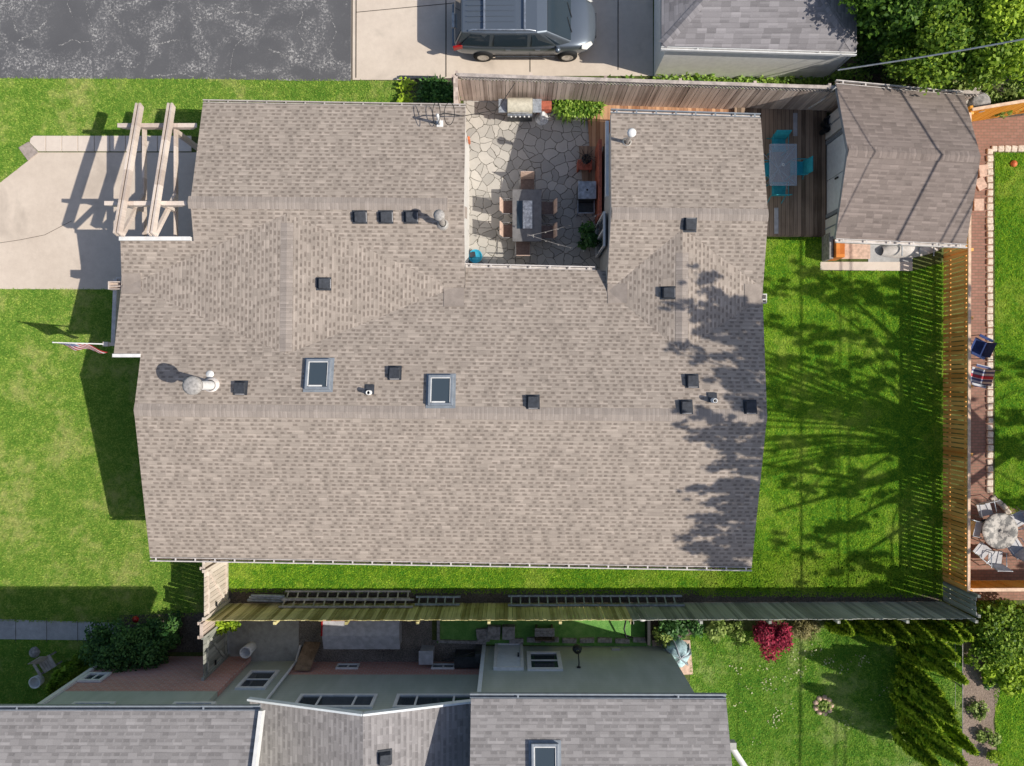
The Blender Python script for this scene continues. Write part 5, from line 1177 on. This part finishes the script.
def camp_chair(x, y, rz, seat, label):
    q = P(x, y, .4); e = empty('camp_chair', (q.x, q.y, 0), label, 'chair', 'camp chairs on the brick path', rz)
    MB().add([(-.26, -.28, .40), (.22, -.28, .45), (.22, .28, .45), (-.26, .28, .40), (0, 0, .36)], [(0, 1, 4), (1, 2, 4), (2, 3, 4), (3, 0, 4)]).build('seat', seat, e, True)
    b = MB(); vs = [(-.24 - .07 * t_, s * .28, .42 + .42 * t_) for t_ in (0, .5, 1) for s in (-1, 1)]; b.add(vs, [(0, 1, 3, 2), (2, 3, 5, 4)]); b.build('backrest', seat, e, True)
    for s in (-1, 1):
        MB().tube([(.25, s * .32, 0), (.25, s * .33, .62), (-.33, s * .32, .66)], .014, 6).build('frame', 'black', e, True); MB().box((-.02, s * .33, .645), (.5, .09, .02)).build('armrest', seat, e, True)
        MB().tube([(.26, s * .3, 0), (-.3, -s * .3, .42)], .012, 5).tube([(-.3, s * .3, 0), (-.3, s * .3, .42), (-.45, s * .29, .9)], .012, 5).build('leg', 'black', e, True)
    return e
t = NT('striped_fabric'); s_ = t.sep(t.obj()); c = t.mix(t.ma('GREATER_THAN', t.ma('FRACT', t.ma('MULTIPLY', s_[1], 7.0)), .5), (.55, .57, .6), (.08, .1, .22)); c = t.mix(t.ma('LESS_THAN', t.ma('ABSOLUTE', s_[1]), .05), c, (.5, .06, .08)); M['stripe'] = t.bsdf(c, .8)
camp_chair(977, 347, 2.7, 'navy', 'navy blue folding camp chair on the brick path'); camp_chair(976, 376, 2.9, 'stripe', 'striped grey and white camp chair below the navy one')
e = empty('round_table', P(1000, 532, 0), 'round mottled stone table among metal chairs at the end of the brick path', 'table')
q = P(1000, 531, .72); t = NT('mottled_stone'); n_ = t.noise(t.geo(), 5, 4, .7); M['mottle'] = t.bsdf(t.mix(t.step(n_, .42, .6), (.09, .085, .085), (.45, .41, .37)), .5)
tp = MB().lathe(q, [(.0, .02), (.05, .02), (.06, .026), (.52, .022), (.60, .02), (.62, .0), (.6, -.03), (0, -.03)], 36).build('tabletop', 'mottle', e); MB().lathe(q, [(.06, .0), (.06, .045), (.0, .045)], 14).build('parasol_cap', 'mottle', tp)
MB().lathe((q.x, q.y, 0), [(.3, 0), (.26, .05), (.07, .1), (.06, .7)], 14).build('pedestal', 'black', e)
ch = None
for i, (dx, dy, lab) in enumerate(((-.72, .05, 'metal chair between the round stone table and the golden fence'), (-.45, -.75, 'metal chair with sling seat at the lower left of the round table'), (-.35, .72, 'metal chair tucked in at the upper left of the round table'), (.7, -.6, 'metal chair at the lower right of the round table'), (.82, .35, 'metal chair cut by the right edge beside the round table'), (.02, -1.0, 'metal chair pulled out below the round table'))):
    if i == 0: ch = o = sling_chair(lab, 'grey_plastic', 'grey_plastic', 'metal chairs around the round table', 'alu')
    else: o = copy_tree(ch, label=lab)
    o.location = (q.x + dx, q.y + dy, .012); o.rotation_euler = (0, 0, math.atan2(-dy, -dx) + random.uniform(-.25, .25))
MB().lathe(P(1013, 164, 0), [(.1, 0), (.12, .06), (.05, .12), (0, .13)], 12).build('garden_ball', 'orange_plastic', label='small orange and dark ball on the lawn at the right edge', category='ball')
# ================================================================== PLANTS
def plant(name, label, cat, base, group=None): return empty(name, (base[0], base[1], 0), label, cat, group)
def stems(e, base, clumps, r0=.04, mat='bark', name='stem', k=7):
    b = MB(); base = Vector(base)
    for c, r in random.sample(list(clumps), min(k, len(clumps))):
        c = Vector(c); b.tube([base, base.lerp(c, .5) + Vector((0, 0, .1)), c], [r0, r0 * .6, r0 * .2], 6)
    return b.build(name, mat, e)
def bush(px, py, h, rx, ry, rz, n, size, mat, label, name='bush', cat='bush', nc=22, cr=None, group=None, up=.4, asp=.6, outw=.8):
    c = P(px, py, h); e = plant(name, label, cat, c, group); cl = scatter_clumps((c.x, c.y, max(h, rz)), (rx, ry, rz), nc, cr or min(rx, ry) * .38)
    stems(e, (c.x, c.y, 0), cl, .035); foliage('foliage', cl, n, size, mat, e, up=up, asp=asp, outw=outw); return e
# lush hostas in the courtyard, rosette beds by the north eave
def hosta(px, py, h, rx, ry, n, mat, label, ln=.32, wd=.035, name='hosta', hz=.42):
    """long arching strap leaves in several tufts"""
    c = P(px, py, h); e = plant(name, label, 'plant', c); N = n * 6; k = 0
    cx = c.x + rng.uniform(-rx, rx, n); cy = c.y + rng.uniform(-ry, ry, n); co = np.zeros((n * 10 * 2, 4, 3)); ti = np.zeros(n * 20)
    for i in range(n):
        a0 = rng.uniform(0, 6.28); tt = rng.uniform(0, 1)
        for j in range(10):
            a = a0 + j * .63 + rng.uniform(-.2, .2); L = ln * rng.uniform(.6, 1.25); d = np.array([math.cos(a), math.sin(a), 0]); s = np.array([-d[1], d[0], 0]) * wd * rng.uniform(.7, 1.3)
            o = np.array([cx[i], cy[i], 0]) ; z1 = hz * rng.uniform(.7, 1.1)
            p0, p1, p2 = o + d * .03 + [0, 0, .1], o + d * L * .55 + [0, 0, z1], o + d * L + [0, 0, z1 * rng.uniform(.35, .8)]
            co[k] = [p0 - s * .4, p0 + s * .4, p1 + s, p1 - s]; co[k + 1] = [p1 - s, p1 + s, p2 + s * .1, p2 - s * .1]; ti[k:k + 2] = np.clip(tt + rng.normal(0, .25), 0, 1); k += 2
    raw_mesh('leaves', co.reshape(-1, 3), 4, mat, ti, e); return e
hosta(580, 106, .4, .72, .27, 70, 'leaf_hosta', 'lush bright green strap leaved plants in front of the weathered fence', ln=.36)
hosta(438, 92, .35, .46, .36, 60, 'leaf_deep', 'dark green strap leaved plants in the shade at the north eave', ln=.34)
for x, y, lab in ((406, 85, 'upper yellow green spotted plant in the shaded bed'), (406, 98, 'lower yellow green spotted plant in the shaded bed')):
    c = P(x, y, .2); e = plant('spotted_plant', lab, 'plant', c); p = np.stack([c.x + rng.normal(0, .15, 80), c.y + rng.normal(0, .13, 80), rng.uniform(.12, .28, 80)], 1)
    raw_mesh('leaves', leaves_at(p, .055, 2, .8), 4, 'leaf_lime', rng.uniform(.4, 1, 80), e)
MB().beam((-3.95, 10.72, .05), (-2.6, 10.7, .05), .1, .12).build('bed_edging', 'vent', label='dark timber edging at the top of the shaded bed', category='edging')
struct('shaded_bed', PX([(400, 79), (456, 78), (456, 112), (400, 112)]), .009, 'mulch')
# leafy strip along the garage
x = rng.uniform(3.3, 10.9, 2600); y = 10.42 + rng.normal(0, .16, 2600) + np.where(x < 4.8, -.08, 0); z = np.abs(rng.normal(.18, .1, 2600)) + .03; k = (y < 10.8) & ((x > 4.9) | (rng.uniform(0, 1, 2600) < .4))
raw_mesh('ground_cover', leaves_at(np.stack([x, y, z], 1)[k], .085, .9, .55), 4, 'leaf_hosta', rng.uniform(.1, 1, k.sum()), kind='stuff')
# yellow green creeper on the lower fence, lower left bush group
bush(225, 624, .9, .55, .22, .2, 900, .06, 'leaf_lime', 'bright lime green creeper hanging on the lower fence beside the gate', 'creeper', 'creeper', 14, .2)
bush(128, 648, .9, 1.45, .85, .55, 10000, .055, 'leaf_bush', 'large dark leafy bush against the red brick wall', nc=48, cr=.36)
bush(165, 630, .4, .7, .5, .3, 1500, .06, 'leaf_bush', 'low dark shrub beside the big bush, near the grey gate', nc=20, cr=.24)
MB().lathe(P(136, 619, .5), [(0, -.06), (.1, -.02), (.12, .04), (0, .1)], 9).build('red_flower_head', 'red_lamp', label='single red flower head on top of the dark bush', category='flower')
def conifer(px, py, h, r, mat, label, n, group=None, lean=(0, 0), name='conifer'):
    """tip at the photo pixel: a tapering crown of upright sprays"""
    t = P(px, py, h); e = plant(name, label, 'tree', t, group); MB().tube([(t.x, t.y, 0), (t.x + lean[0] * .8, t.y + lean[1] * .8, h * .9)], [.06, .02], 7).build('trunk', 'bark', e)
    u = rng.uniform(0, 1, n) ** .75; z = .06 * h + u * .94 * h; a = rng.uniform(0, 6.28, n)
    lob = 1 + .16 * np.sin(3 * a + 2.1 * px) + .12 * np.sin(7 * a + 5 * u * 3)
    prof = np.clip(1 - z / h, 0, 1) ** .72 * (.6 + .45 * np.clip((z / h) * 4, 0, 1))
    r = r * .8
    q = r * prof * lob * rng.uniform(.72, 1.04, n); p = np.stack([t.x + lean[0] * z / h + q * np.cos(a), t.y + lean[1] * z / h + q * np.sin(a), z], 1)
    out = np.stack([np.cos(a), np.sin(a), np.full(n, .25)], 1); nr = out * 1.3 + rng.normal(0, .5, (n, 3)); nr /= np.linalg.norm(nr, axis=1)[:, None]
    v = np.array([0, 0, 1.0]) + rng.normal(0, .3, (n, 3)) + out * .35; v /= np.linalg.norm(v, axis=1)[:, None]; s = np.cross(v, nr); s /= np.linalg.norm(s, axis=1)[:, None]
    L = .13 * rng.uniform(.6, 1.3, (n, 1)); co = np.stack([p - v * L * .6, p + s * L * .42, p + v * L, p - s * L * .42], 1)
    raw_mesh('crown', co.reshape(-1, 3), 4, mat, np.clip(.5 + .35 * np.sin(5 * a + px) + rng.normal(0, .2, n), 0, 1), e); return e
conifer(50, 690, 1.9, .8, 'leaf_ever', 'bright green cone shaped evergreen at the corner of the green house', 4200, name='evergreen')
g = 'dark conifers in the lower right corner'
for x, y, h, r, lab in ((957, 659, 2.6, .52, 'conifer at the top of the right hand row, beside the garden soil'), (965, 681, 3.2, .60, 'second conifer down in the right hand row'), (953, 712, 2.9, .55, 'shorter conifer in the middle of the right hand row'),
        (957, 724, 3.3, .62, 'conifer below the short one in the right hand row'), (964, 764, 3.4, .66, 'tall conifer at the lower edge of the photo, left of the garden soil'), (975, 752, 2.2, .40, 'small conifer leaning into the garden soil'), (942, 772, 2.6, .5, 'conifer cut by the lower edge, nearest the lawn'), (930, 668, 1.7, .42, 'low conifer at the head of the row, farther left'), (941, 694, 2.3, .5, 'dark conifer left of the second one in the right hand row'), (936, 728, 2.4, .5, 'conifer on the lawn side, halfway down the right hand row'), (947, 750, 2.6, .52, 'conifer on the lawn side near the lower edge of the photo')):
    conifer(x, y, h, r, 'leaf_conifer', lab, 3000, g)
g = 'conifers under the lower fence'
for x, y, h, r, lab in ((851, 633, 1.45, .5, 'conifer farthest left under the grey fence'), (872, 634, 1.2, .45, 'small conifer second from the left under the fence'), (892, 642, 1.75, .52, 'tall conifer third from the left under the fence'), (911, 640, 1.7, .48, 'conifer in the middle of the fence row'), (931, 640, 1.75, .48, 'conifer fourth from the right end under the fence'), (960, 641, 1.8, .5, 'conifer near the fence corner above the garden soil'), (970, 638, 1.4, .36, 'slim conifer at the fence corner')):
    conifer(x, y, h, r, 'leaf_conifer', lab, 2400, g)
# shrubs along the lower fence
bush(772, 638, .7, .60, .46, .40, 3400, .075, 'leaf_red', 'crimson leaved shrub under the grey fence', 'red_shrub', 'shrub', 44, .24, asp=.3)
bush(718, 629, .6, .26, .5, .4, 900, .06, 'leaf_pale', 'pale yellow green shrub left of the crimson one', 'shrub', 'shrub', 16, .17)
bush(735, 630, .4, .4, .3, .3, 800, .06, 'leaf_pale', 'loose pale shrub between the yellow green shrub and the crimson one', 'shrub', 'shrub', 14, .15)
bush(684, 626, .5, .85, .3, .35, 1800, .06, 'leaf_deep', 'dark green shrubs in the fence shade beside the garden lamp', 'shrub', 'shrub', 24, .24)
bush(663, 637, .3, .3, .4, .22, 700, .05, 'leaf_pale', 'small leafy plant at the edge of the turf', 'plant', 'plant', 12, .15)
bush(806, 628, .25, .55, .35, .2, 1300, .07, 'leaf_dry', 'dry straw coloured grass clump right of the crimson shrub', 'grass_clump', 'grass', 18, .2, asp=.2)
c = P(823, 705, 0); e = plant('flower_ring', 'small ring of pale flowers and stones on the neighbour lawn', 'flower bed', c)
for i in range(9): MB().lathe((c.x + .28 * math.cos(i * .7), c.y + .28 * math.sin(i * .7), 0), [(.1, 0), (.09, .05), (.04, .08), (0, .09)], 7).build('stone', 'pink_stone', e)
p = np.stack([c.x + rng.normal(0, .14, 70), c.y + rng.normal(0, .13, 70), rng.uniform(.05, .2, 70)], 1); raw_mesh('flowers', leaves_at(p, .045, 1.2, .8), 4, 'leaf_pale', rng.uniform(0, 1, 70), e, kind='stuff')
# fallen petals / clover patches on the neighbour lawn
cs = [(738, 705), (745, 690), (768, 685), (782, 676), (762, 668), (792, 700), (735, 670), (775, 712), (880, 690), (840, 668), (815, 650), (828, 662), (798, 672), (846, 722), (772, 722), (860, 660), (755, 742), (796, 655)]
pp = []
for x, y in cs:
    q = P(x, y, 0); k = rng.integers(5, 22); pp.append(np.stack([q.x + rng.normal(0, .16, k), q.y + rng.normal(0, .13, k), rng.uniform(.03, .07, k)], 1))
pp = np.concatenate(pp); raw_mesh('fallen_petals', leaves_at(pp, .03, 2, .8), 4, 'leaf_straw', rng.uniform(0, 1, len(pp)), kind='stuff')
# big ground-cover bush and bed plants at the right
bush(1003, 632, .7, 1.6, 1.1, .5, 8000, .062, 'leaf_tree', 'large leafy bush at the right edge below the orange fence', nc=44, cr=.36)
bush(1006, 672, .5, .75, .8, .3, 2600, .075, 'leaf_lime', 'yellow green shrub at the right edge beside the garden soil', nc=24, cr=.26)
for x, y, r, n, m, lab in ((980, 710, .34, 420, 'leaf_pale', 'pale leafy plant in the middle of the garden soil'), (990, 738, .34, 520, 'leaf_pale', 'grey green plant low in the garden soil'), (989, 685, .16, 260, 'leaf_bush', 'small dark plant at the edge of the garden soil'), (968, 660, .14, 160, 'leaf_lime', 'small yellow plant at the top of the garden soil'), (996, 757, .3, 420, 'leaf_lime', 'lime plant at the lower right corner of the garden soil')):
    bush(x, y, .2, r, r * .9, .16, n, .05, m, lab, 'plant', 'plant', 10, r * .45)
bush(946, 640, .25, .4, .2, .15, 260, .05, 'leaf_flower', 'low plant with small pale blossoms between the conifers', 'plant', 'plant', 8, .14)
f = MB(); 
for i in range(5): f.box((15.4, -9.0 - i * 1.4, .35), (.04, .04, .7))
f.beam((15.4, -8.6, .7), (15.4, -15, .7), .022, .02).beam((15.4, -8.6, .3), (15.4, -15, .3), .01, .01); e = empty('wire_fence', (15.4, -11, 0), 'thin wire fence between the conifers and the garden soil', 'fence'); f.build('frame', 'stone_grey', e)
# trees and shrubs in the upper right corner
def tree(px, py, h, rx, ry, rz, n, size, mat, label, nc=40, cr=.55, group='trees in the upper right corner'):
    c = P(px, py, h); e = plant('tree', label, 'tree', c, group); cl = scatter_clumps((c.x, c.y, h - rz * .4), (rx, ry, rz), nc, cr); b = MB()
    b.tube([(c.x, c.y, 0), (c.x + .05, c.y, h * .4), (c.x, c.y + .1, h * .75)], [.14, .1, .05], 8)
    for q, r in random.sample(cl, 9): b.tube([(c.x + .03, c.y, h * .35), Vector((c.x, c.y, h * .5)).lerp(Vector(q), .6), Vector(q)], [.06, .035, .01], 6)
    b.build('trunk', 'bark', e); foliage('crown', cl, n, size, mat, e, up=.5, shell=.4); return e
tree(896, 8, 2.6, 1.0, 1.1, .9, 10000, .07, 'leaf_dark', 'dark green tree nearest the garage corner')
tree(940, 22, 3.2, 1.4, 1.5, 1.0, 14000, .07, 'leaf_tree', 'rounded green tree in the middle of the upper right corner', 46)
tree(985, 20, 3.4, 1.4, 1.5, 1.0, 14000, .072, 'leaf_tree', 'bright green tree between the middle tree and the photo edge', 46)
tree(1022, 12, 3.8, 1.3, 1.6, 1.1, 13000, .072, 'leaf_lime', 'yellow green tree cut by the right edge of the photo', 40)
tree(1000, 50, 2.6, 1.1, .7, .7, 7000, .068, 'leaf_tree', 'low green tree in front of the bright one, above the grey slanting fence', 26, .4)
tree(918, -25, 4.0, 1.8, 1.2, 1.2, 9000, .08, 'leaf_dark', 'dark tree cut by the top edge of the photo', 40)
for x, y, n, m, lab in ((880, 62, 900, 'leaf_bush', 'dark low shrub in the bare earth beside the garage'), (935, 72, 1500, 'leaf_pale', 'sparse pale shrub just above the shed'), (905, 75, 900, 'leaf_pale', 'thin yellowish shrub above the left half of the shed'), (965, 78, 800, 'leaf_pale', 'sparse shrub with bare twigs above the right half of the shed'), (1000, 100, 1500, 'leaf_pale', 'pale shrub behind the orange corner fence'), (1022, 95, 1200, 'leaf_tree', 'green shrub at the right edge behind the orange fence'), (850, 75, 500, 'leaf_hosta', 'bright low plant at the garage corner')):
    bush(x, y, .6, .75, .4, .4, n, .065, m, lab, 'shrub', 'shrub', 20, .26)
for px, py, lab in ((985, 82, 'bare branching shrub left of the grey slanting fence'), (930, 80, 'leafless twiggy shrub behind the shed ridge')):
    c = P(px, py, .3); e = plant('bare_shrub', lab, 'shrub', c); b = MB()
    for i in range(16):
        a = random.uniform(0, 6.28); r = random.uniform(.4, 1.0); t1 = Vector((c.x + r * .5 * math.cos(a), c.y + r * .4 * math.sin(a), random.uniform(.5, .9))); t2 = Vector((c.x + r * math.cos(a + .3), c.y + r * .8 * math.sin(a + .3), random.uniform(.9, 1.5)))
        b.tube([(c.x, c.y, 0), t1, t2], [.03, .02, .006], 5); b.tube([t1, t1 + Vector((random.uniform(-.4, .4), random.uniform(-.4, .4), .35))], [.015, .004], 5)
    b.build('branches', 'twig', e)
MB().lathe(P(981, 102, 1.2), [(.0, -.3), (.3, -.25), (.33, .0), (.25, .03), (0, .05)], 20).build('barrel_lid', 'stone_grey', label='round grey barrel top behind the shed corner', category='barrel')
for x, y, l in ((965, 93, .5), (970, 100, .9), (974, 107, .7)): MB().box(P(x, y, .5) , (.9, .25, .08), .5).build('lumber', 'ladder', label='old planks stacked behind the upper right shed corner', category='plank', group='planks behind the shed')

# ================================================================== THE SHADE TREE AND THE WIRES beyond the right edge
e = empty('tall_tree', (22, -3.5, 0), 'tall tree outside the right edge whose shade dapples lawn and roof', 'tree')
b = MB(); b.tube([(22, -3.5, 0), (22.0, -3.5, 2.5), (21.9, -3.55, 5.2)], [.36, .29, .24], 12)
limbs = [([(21.9, -3.55, 5.0), (20.9, -5.2, 7), (19.45, -7.3, 10)], .17), ([(21.9, -3.5, 5.0), (21.3, -3.3, 7.6), (20.2, -3.0, 11)], .16), ([(21.9, -3.5, 4.6), (21.5, -1.2, 7), (20.6, 1.4, 9.8)], .14), ([(21.9, -3.5, 5.1), (22.6, -5, 8), (22.8, -7.0, 11.3)], .13), ([(21.9, -3.5, 5.1), (23, -2, 8), (23.5, -.5, 11)], .13), ([(21.6, -3.4, 6), (19.8, -2.0, 8.8), (18.3, -1.4, 10.8)], .1), ([(20.6, -5.6, 7.6), (18.9, -5.6, 9.6), (17.2, -5.4, 11.6)], .09), ([(21.9, -3.55, 4.2), (20.6, -5.9, 5.6), (19.6, -8.6, 7.8)], .12)]
cl = []
for pts, r in limbs:
    b.tube(pts, [r, r * .7, r * .25], 9)
    for i in range(2):
        q = Vector(pts[1]).lerp(Vector(pts[2]), random.uniform(.1, 1.25)) + Vector((random.gauss(0, 1.0), random.gauss(0, 1.0), random.uniform(-.2, 1.1)))
        b.tube([Vector(pts[1]).lerp(Vector(pts[2]), random.uniform(.1, .9)), q], [r * .28, .012], 5); cl.append((np.array(q), (random.uniform(.2, .4), random.uniform(.15, .3), random.uniform(.15, .3))))
def cast(px, py, hs, z):
    """the point at height z whose shadow falls at the given spot (hs = height of what it falls on)"""
    s = P(px, py, hs); k = z - hs; return Vector((s.x - SUN.x * k, s.y - SUN.y * k, z))
def spray(tip, end, r, z0, z1, hs, dens=1.0):
    a, c = cast(*end, hs, z0), cast(*tip, hs, z1); L = (c - a).length; n = max(4, int(L / (r * .9) * dens * 2.3)); d = (c - a).normalized()
    b.tube([(21.9, -3.55, 4.9), Vector((21.0, -3.4, 6.4)).lerp(a, .3), Vector((21.4, -3.5, 6.6)).lerp(a, .7) + Vector((0, 0, .3)), a, a.lerp(c, .5) + Vector((0, 0, .15)), c], [.035, .03, .028, .024, .02, .008], 6)
    for i in range(n):
        q = a.lerp(c, (i + random.random()) / n); k = r * random.uniform(.3, .75) * (1.1 - .55 * (i / n)); o = Vector((random.gauss(0, .4), random.gauss(0, .62), random.gauss(0, .25))) * r
        cl.append((np.array(q + o), (k * 1.9, k * .65, k * .45)))
# dense outer boughs: over the roof, then over the back lawn
for tip, end, r in (((686, 276), (745, 312), .40), ((664, 302), (735, 318), .28), ((700, 300), (772, 330), .5), ((672, 352), (745, 372), .42), ((700, 334), (775, 350), .5), ((690, 372), (775, 388), .40), ((716, 392), (775, 402), .4), ((655, 408), (720, 422), .26), ((664, 424), (752, 448), .46), ((706, 432), (772, 430), .46), ((728, 462), (775, 466), .45), ((684, 492), (748, 488), .30), ((716, 480), (772, 496), .45), ((700, 520), (768, 516), .36), ((694, 536), (766, 548), .45), ((706, 556), (770, 566), .40), ((740, 350), (785, 362), .45), ((735, 405), (790, 420), .5), ((738, 510), (785, 530), .5)):
    spray(tip, end, r, 10.6, 11.4, 3.4, 1.15)
for y in range(300, 565, 13):
    if not 345 < y < 362 and not 462 < y < 476: spray((722 + 16 * math.sin(y * .21), y), (775, y + 8), .42, 10.8, 11.2, 3.3, 1.0)
for tip, end, r in (((758, 282), (850, 300), .5), ((766, 320), (860, 345), .55), ((790, 262), (880, 300), .4), ((770, 360), (890, 380), .5), ((800, 400), (905, 415), .5), ((765, 440), (860, 452), .45), ((772, 480), (850, 490), .45), ((770, 545), (860, 530), .5), ((800, 575), (890, 560), .5), ((860, 500), (930, 505), .4), ((850, 330), (935, 350), .5), ((880, 455), (935, 470), .4), ((770, 400), (830, 410), .4), ((835, 285), (905, 310), .35), ((900, 380), (960, 392), .5), ((985, 440), (1060, 455), .5), ((975, 500), (1050, 500), .5), ((990, 360), (1060, 380), .45), ((1000, 560), (1060, 560), .5), ((975, 410), (1030, 420), .45)):
    spray(tip, end, r * .74, 8.6, 9.6, 0, .95)
for tip, mid, end, r in (((775, 510), (850, 490), (915, 472), .075), ((845, 433), (880, 442), (930, 455), .10), ((850, 370), (890, 385), (940, 430), .06), ((795, 560), (850, 520), (930, 478), .06), ((820, 300), (880, 345), (950, 420), .07), ((770, 400), (850, 425), (930, 450), .08)):
    b.tube([cast(*tip, 0, 9.2), cast(*mid, 0, 8.2), cast(*end, 0, 7.0), (21.6, -4.0, 5.6)], [r * .35, r * .8, r * 1.3, r * 1.6], 8)
b.build('trunk', 'bark', e); foliage('crown', cl, 42000, .08, 'leaf_tree', e, up=.9, shell=.1)
def wire(name, x0, x1, z, r, label):
    pts = [(x0 + (x1 - x0) * i / 16, 40 - 5 * i, z + .6 * ((i - 8) / 8) ** 2) for i in range(17)]
    return MB().tube(pts, r, 6).build(name, 'cable_dark', label=label, category='wire')
wire('power_line', 20.25, 19.8, 8.0, .024, 'overhead wire beyond the right edge, nearest of a pair'); wire('power_line', 19.85, 19.5, 8.0, .024, 'overhead wire beyond the right edge, farther of a pair'); wire('power_line', 17.6, 17.8, 7.4, .034, 'thick overhead cable beyond the right edge'); wire('power_line', 15.6, 15.2, 7.2, .014, 'thin single overhead cable nearest the right edge')
for y in (40, -40):
    e = empty('utility_pole', (19, y, 0), 'tall wooden utility pole far %s the yards' % ('above' if y > 0 else 'below'), 'pole'); MB().lathe((19, y, 0), [(.18, 0), (.12, 9.4), (0, 9.4)], 12).build('pole', 'bark', e); MB().box((18, y, 8.55), (5.2, .12, .14)).build('cross_arm', 'bark', e)
a, b_ = P(838, 70, 2.1), P(1210, 2, 8)
MB().tube([a.lerp(b_, i / 14) - Vector((0, 0, .25 * math.sin(math.pi * i / 14))) for i in range(15)], .026, 6).build('service_cable', 'cable', label='pale cable running from the garage corner over the trees', category='cable')
MB().tube([P(836, 87, 2.3), P(822, 100, 1.9), P(809, 108, .6)], .025, 6).build('guy_wire', 'cable', label='pale bent wire from the shed roof corner to the deck', category='wire')
# ================================================================== LIGHT, AIR, CAMERA
W = bpy.data.worlds.new('World'); S.world = W; W.use_nodes = True
nt = W.node_tree; bg = nt.nodes['Background']
sky = nt.nodes.new('ShaderNodeTexSky'); sky.sky_type = 'NISHITA'; sky.sun_disc = False
to = -SUN; el = math.atan2(to.z, math.hypot(to.x, to.y)); az = math.atan2(to.x, to.y)
sky.sun_elevation = el; sky.sun_rotation = az; sky.air_density = 1; sky.dust_density = 1.5; sky.ozone_density = .7
nt.links.new(sky.outputs[0], bg.inputs[0]); bg.inputs[1].default_value = .118
sl = bpy.data.lights.new('sun', 'SUN'); sl.energy = 4.75; sl.angle = R(.45); sl.color = (1.0, .94, .83)
so = bpy.data.objects.new('sun', sl); COL.objects.link(so); so.rotation_euler = Vector(SUN).to_track_quat('-Z', 'Y').to_euler(); so.location = (20, -6, 40)
cam = bpy.data.cameras.new('camera'); co = bpy.data.objects.new('camera', cam); COL.objects.link(co)
co.location = (0, 0, CAMH); co.rotation_euler = (0, 0, 0)
cam.sensor_fit = 'HORIZONTAL'; cam.sensor_width = 36; cam.lens = 36 * FOC / 1024; cam.clip_end = 1500; cam.clip_start = .1
S.camera = co
S.view_settings.view_transform = 'Standard'; S.view_settings.look = 'None'; S.view_settings.exposure = 0; S.view_settings.gamma = 1
S.cycles.max_bounces = 6; S.cycles.diffuse_bounces = 3; S.cycles.transparent_max_bounces = 6
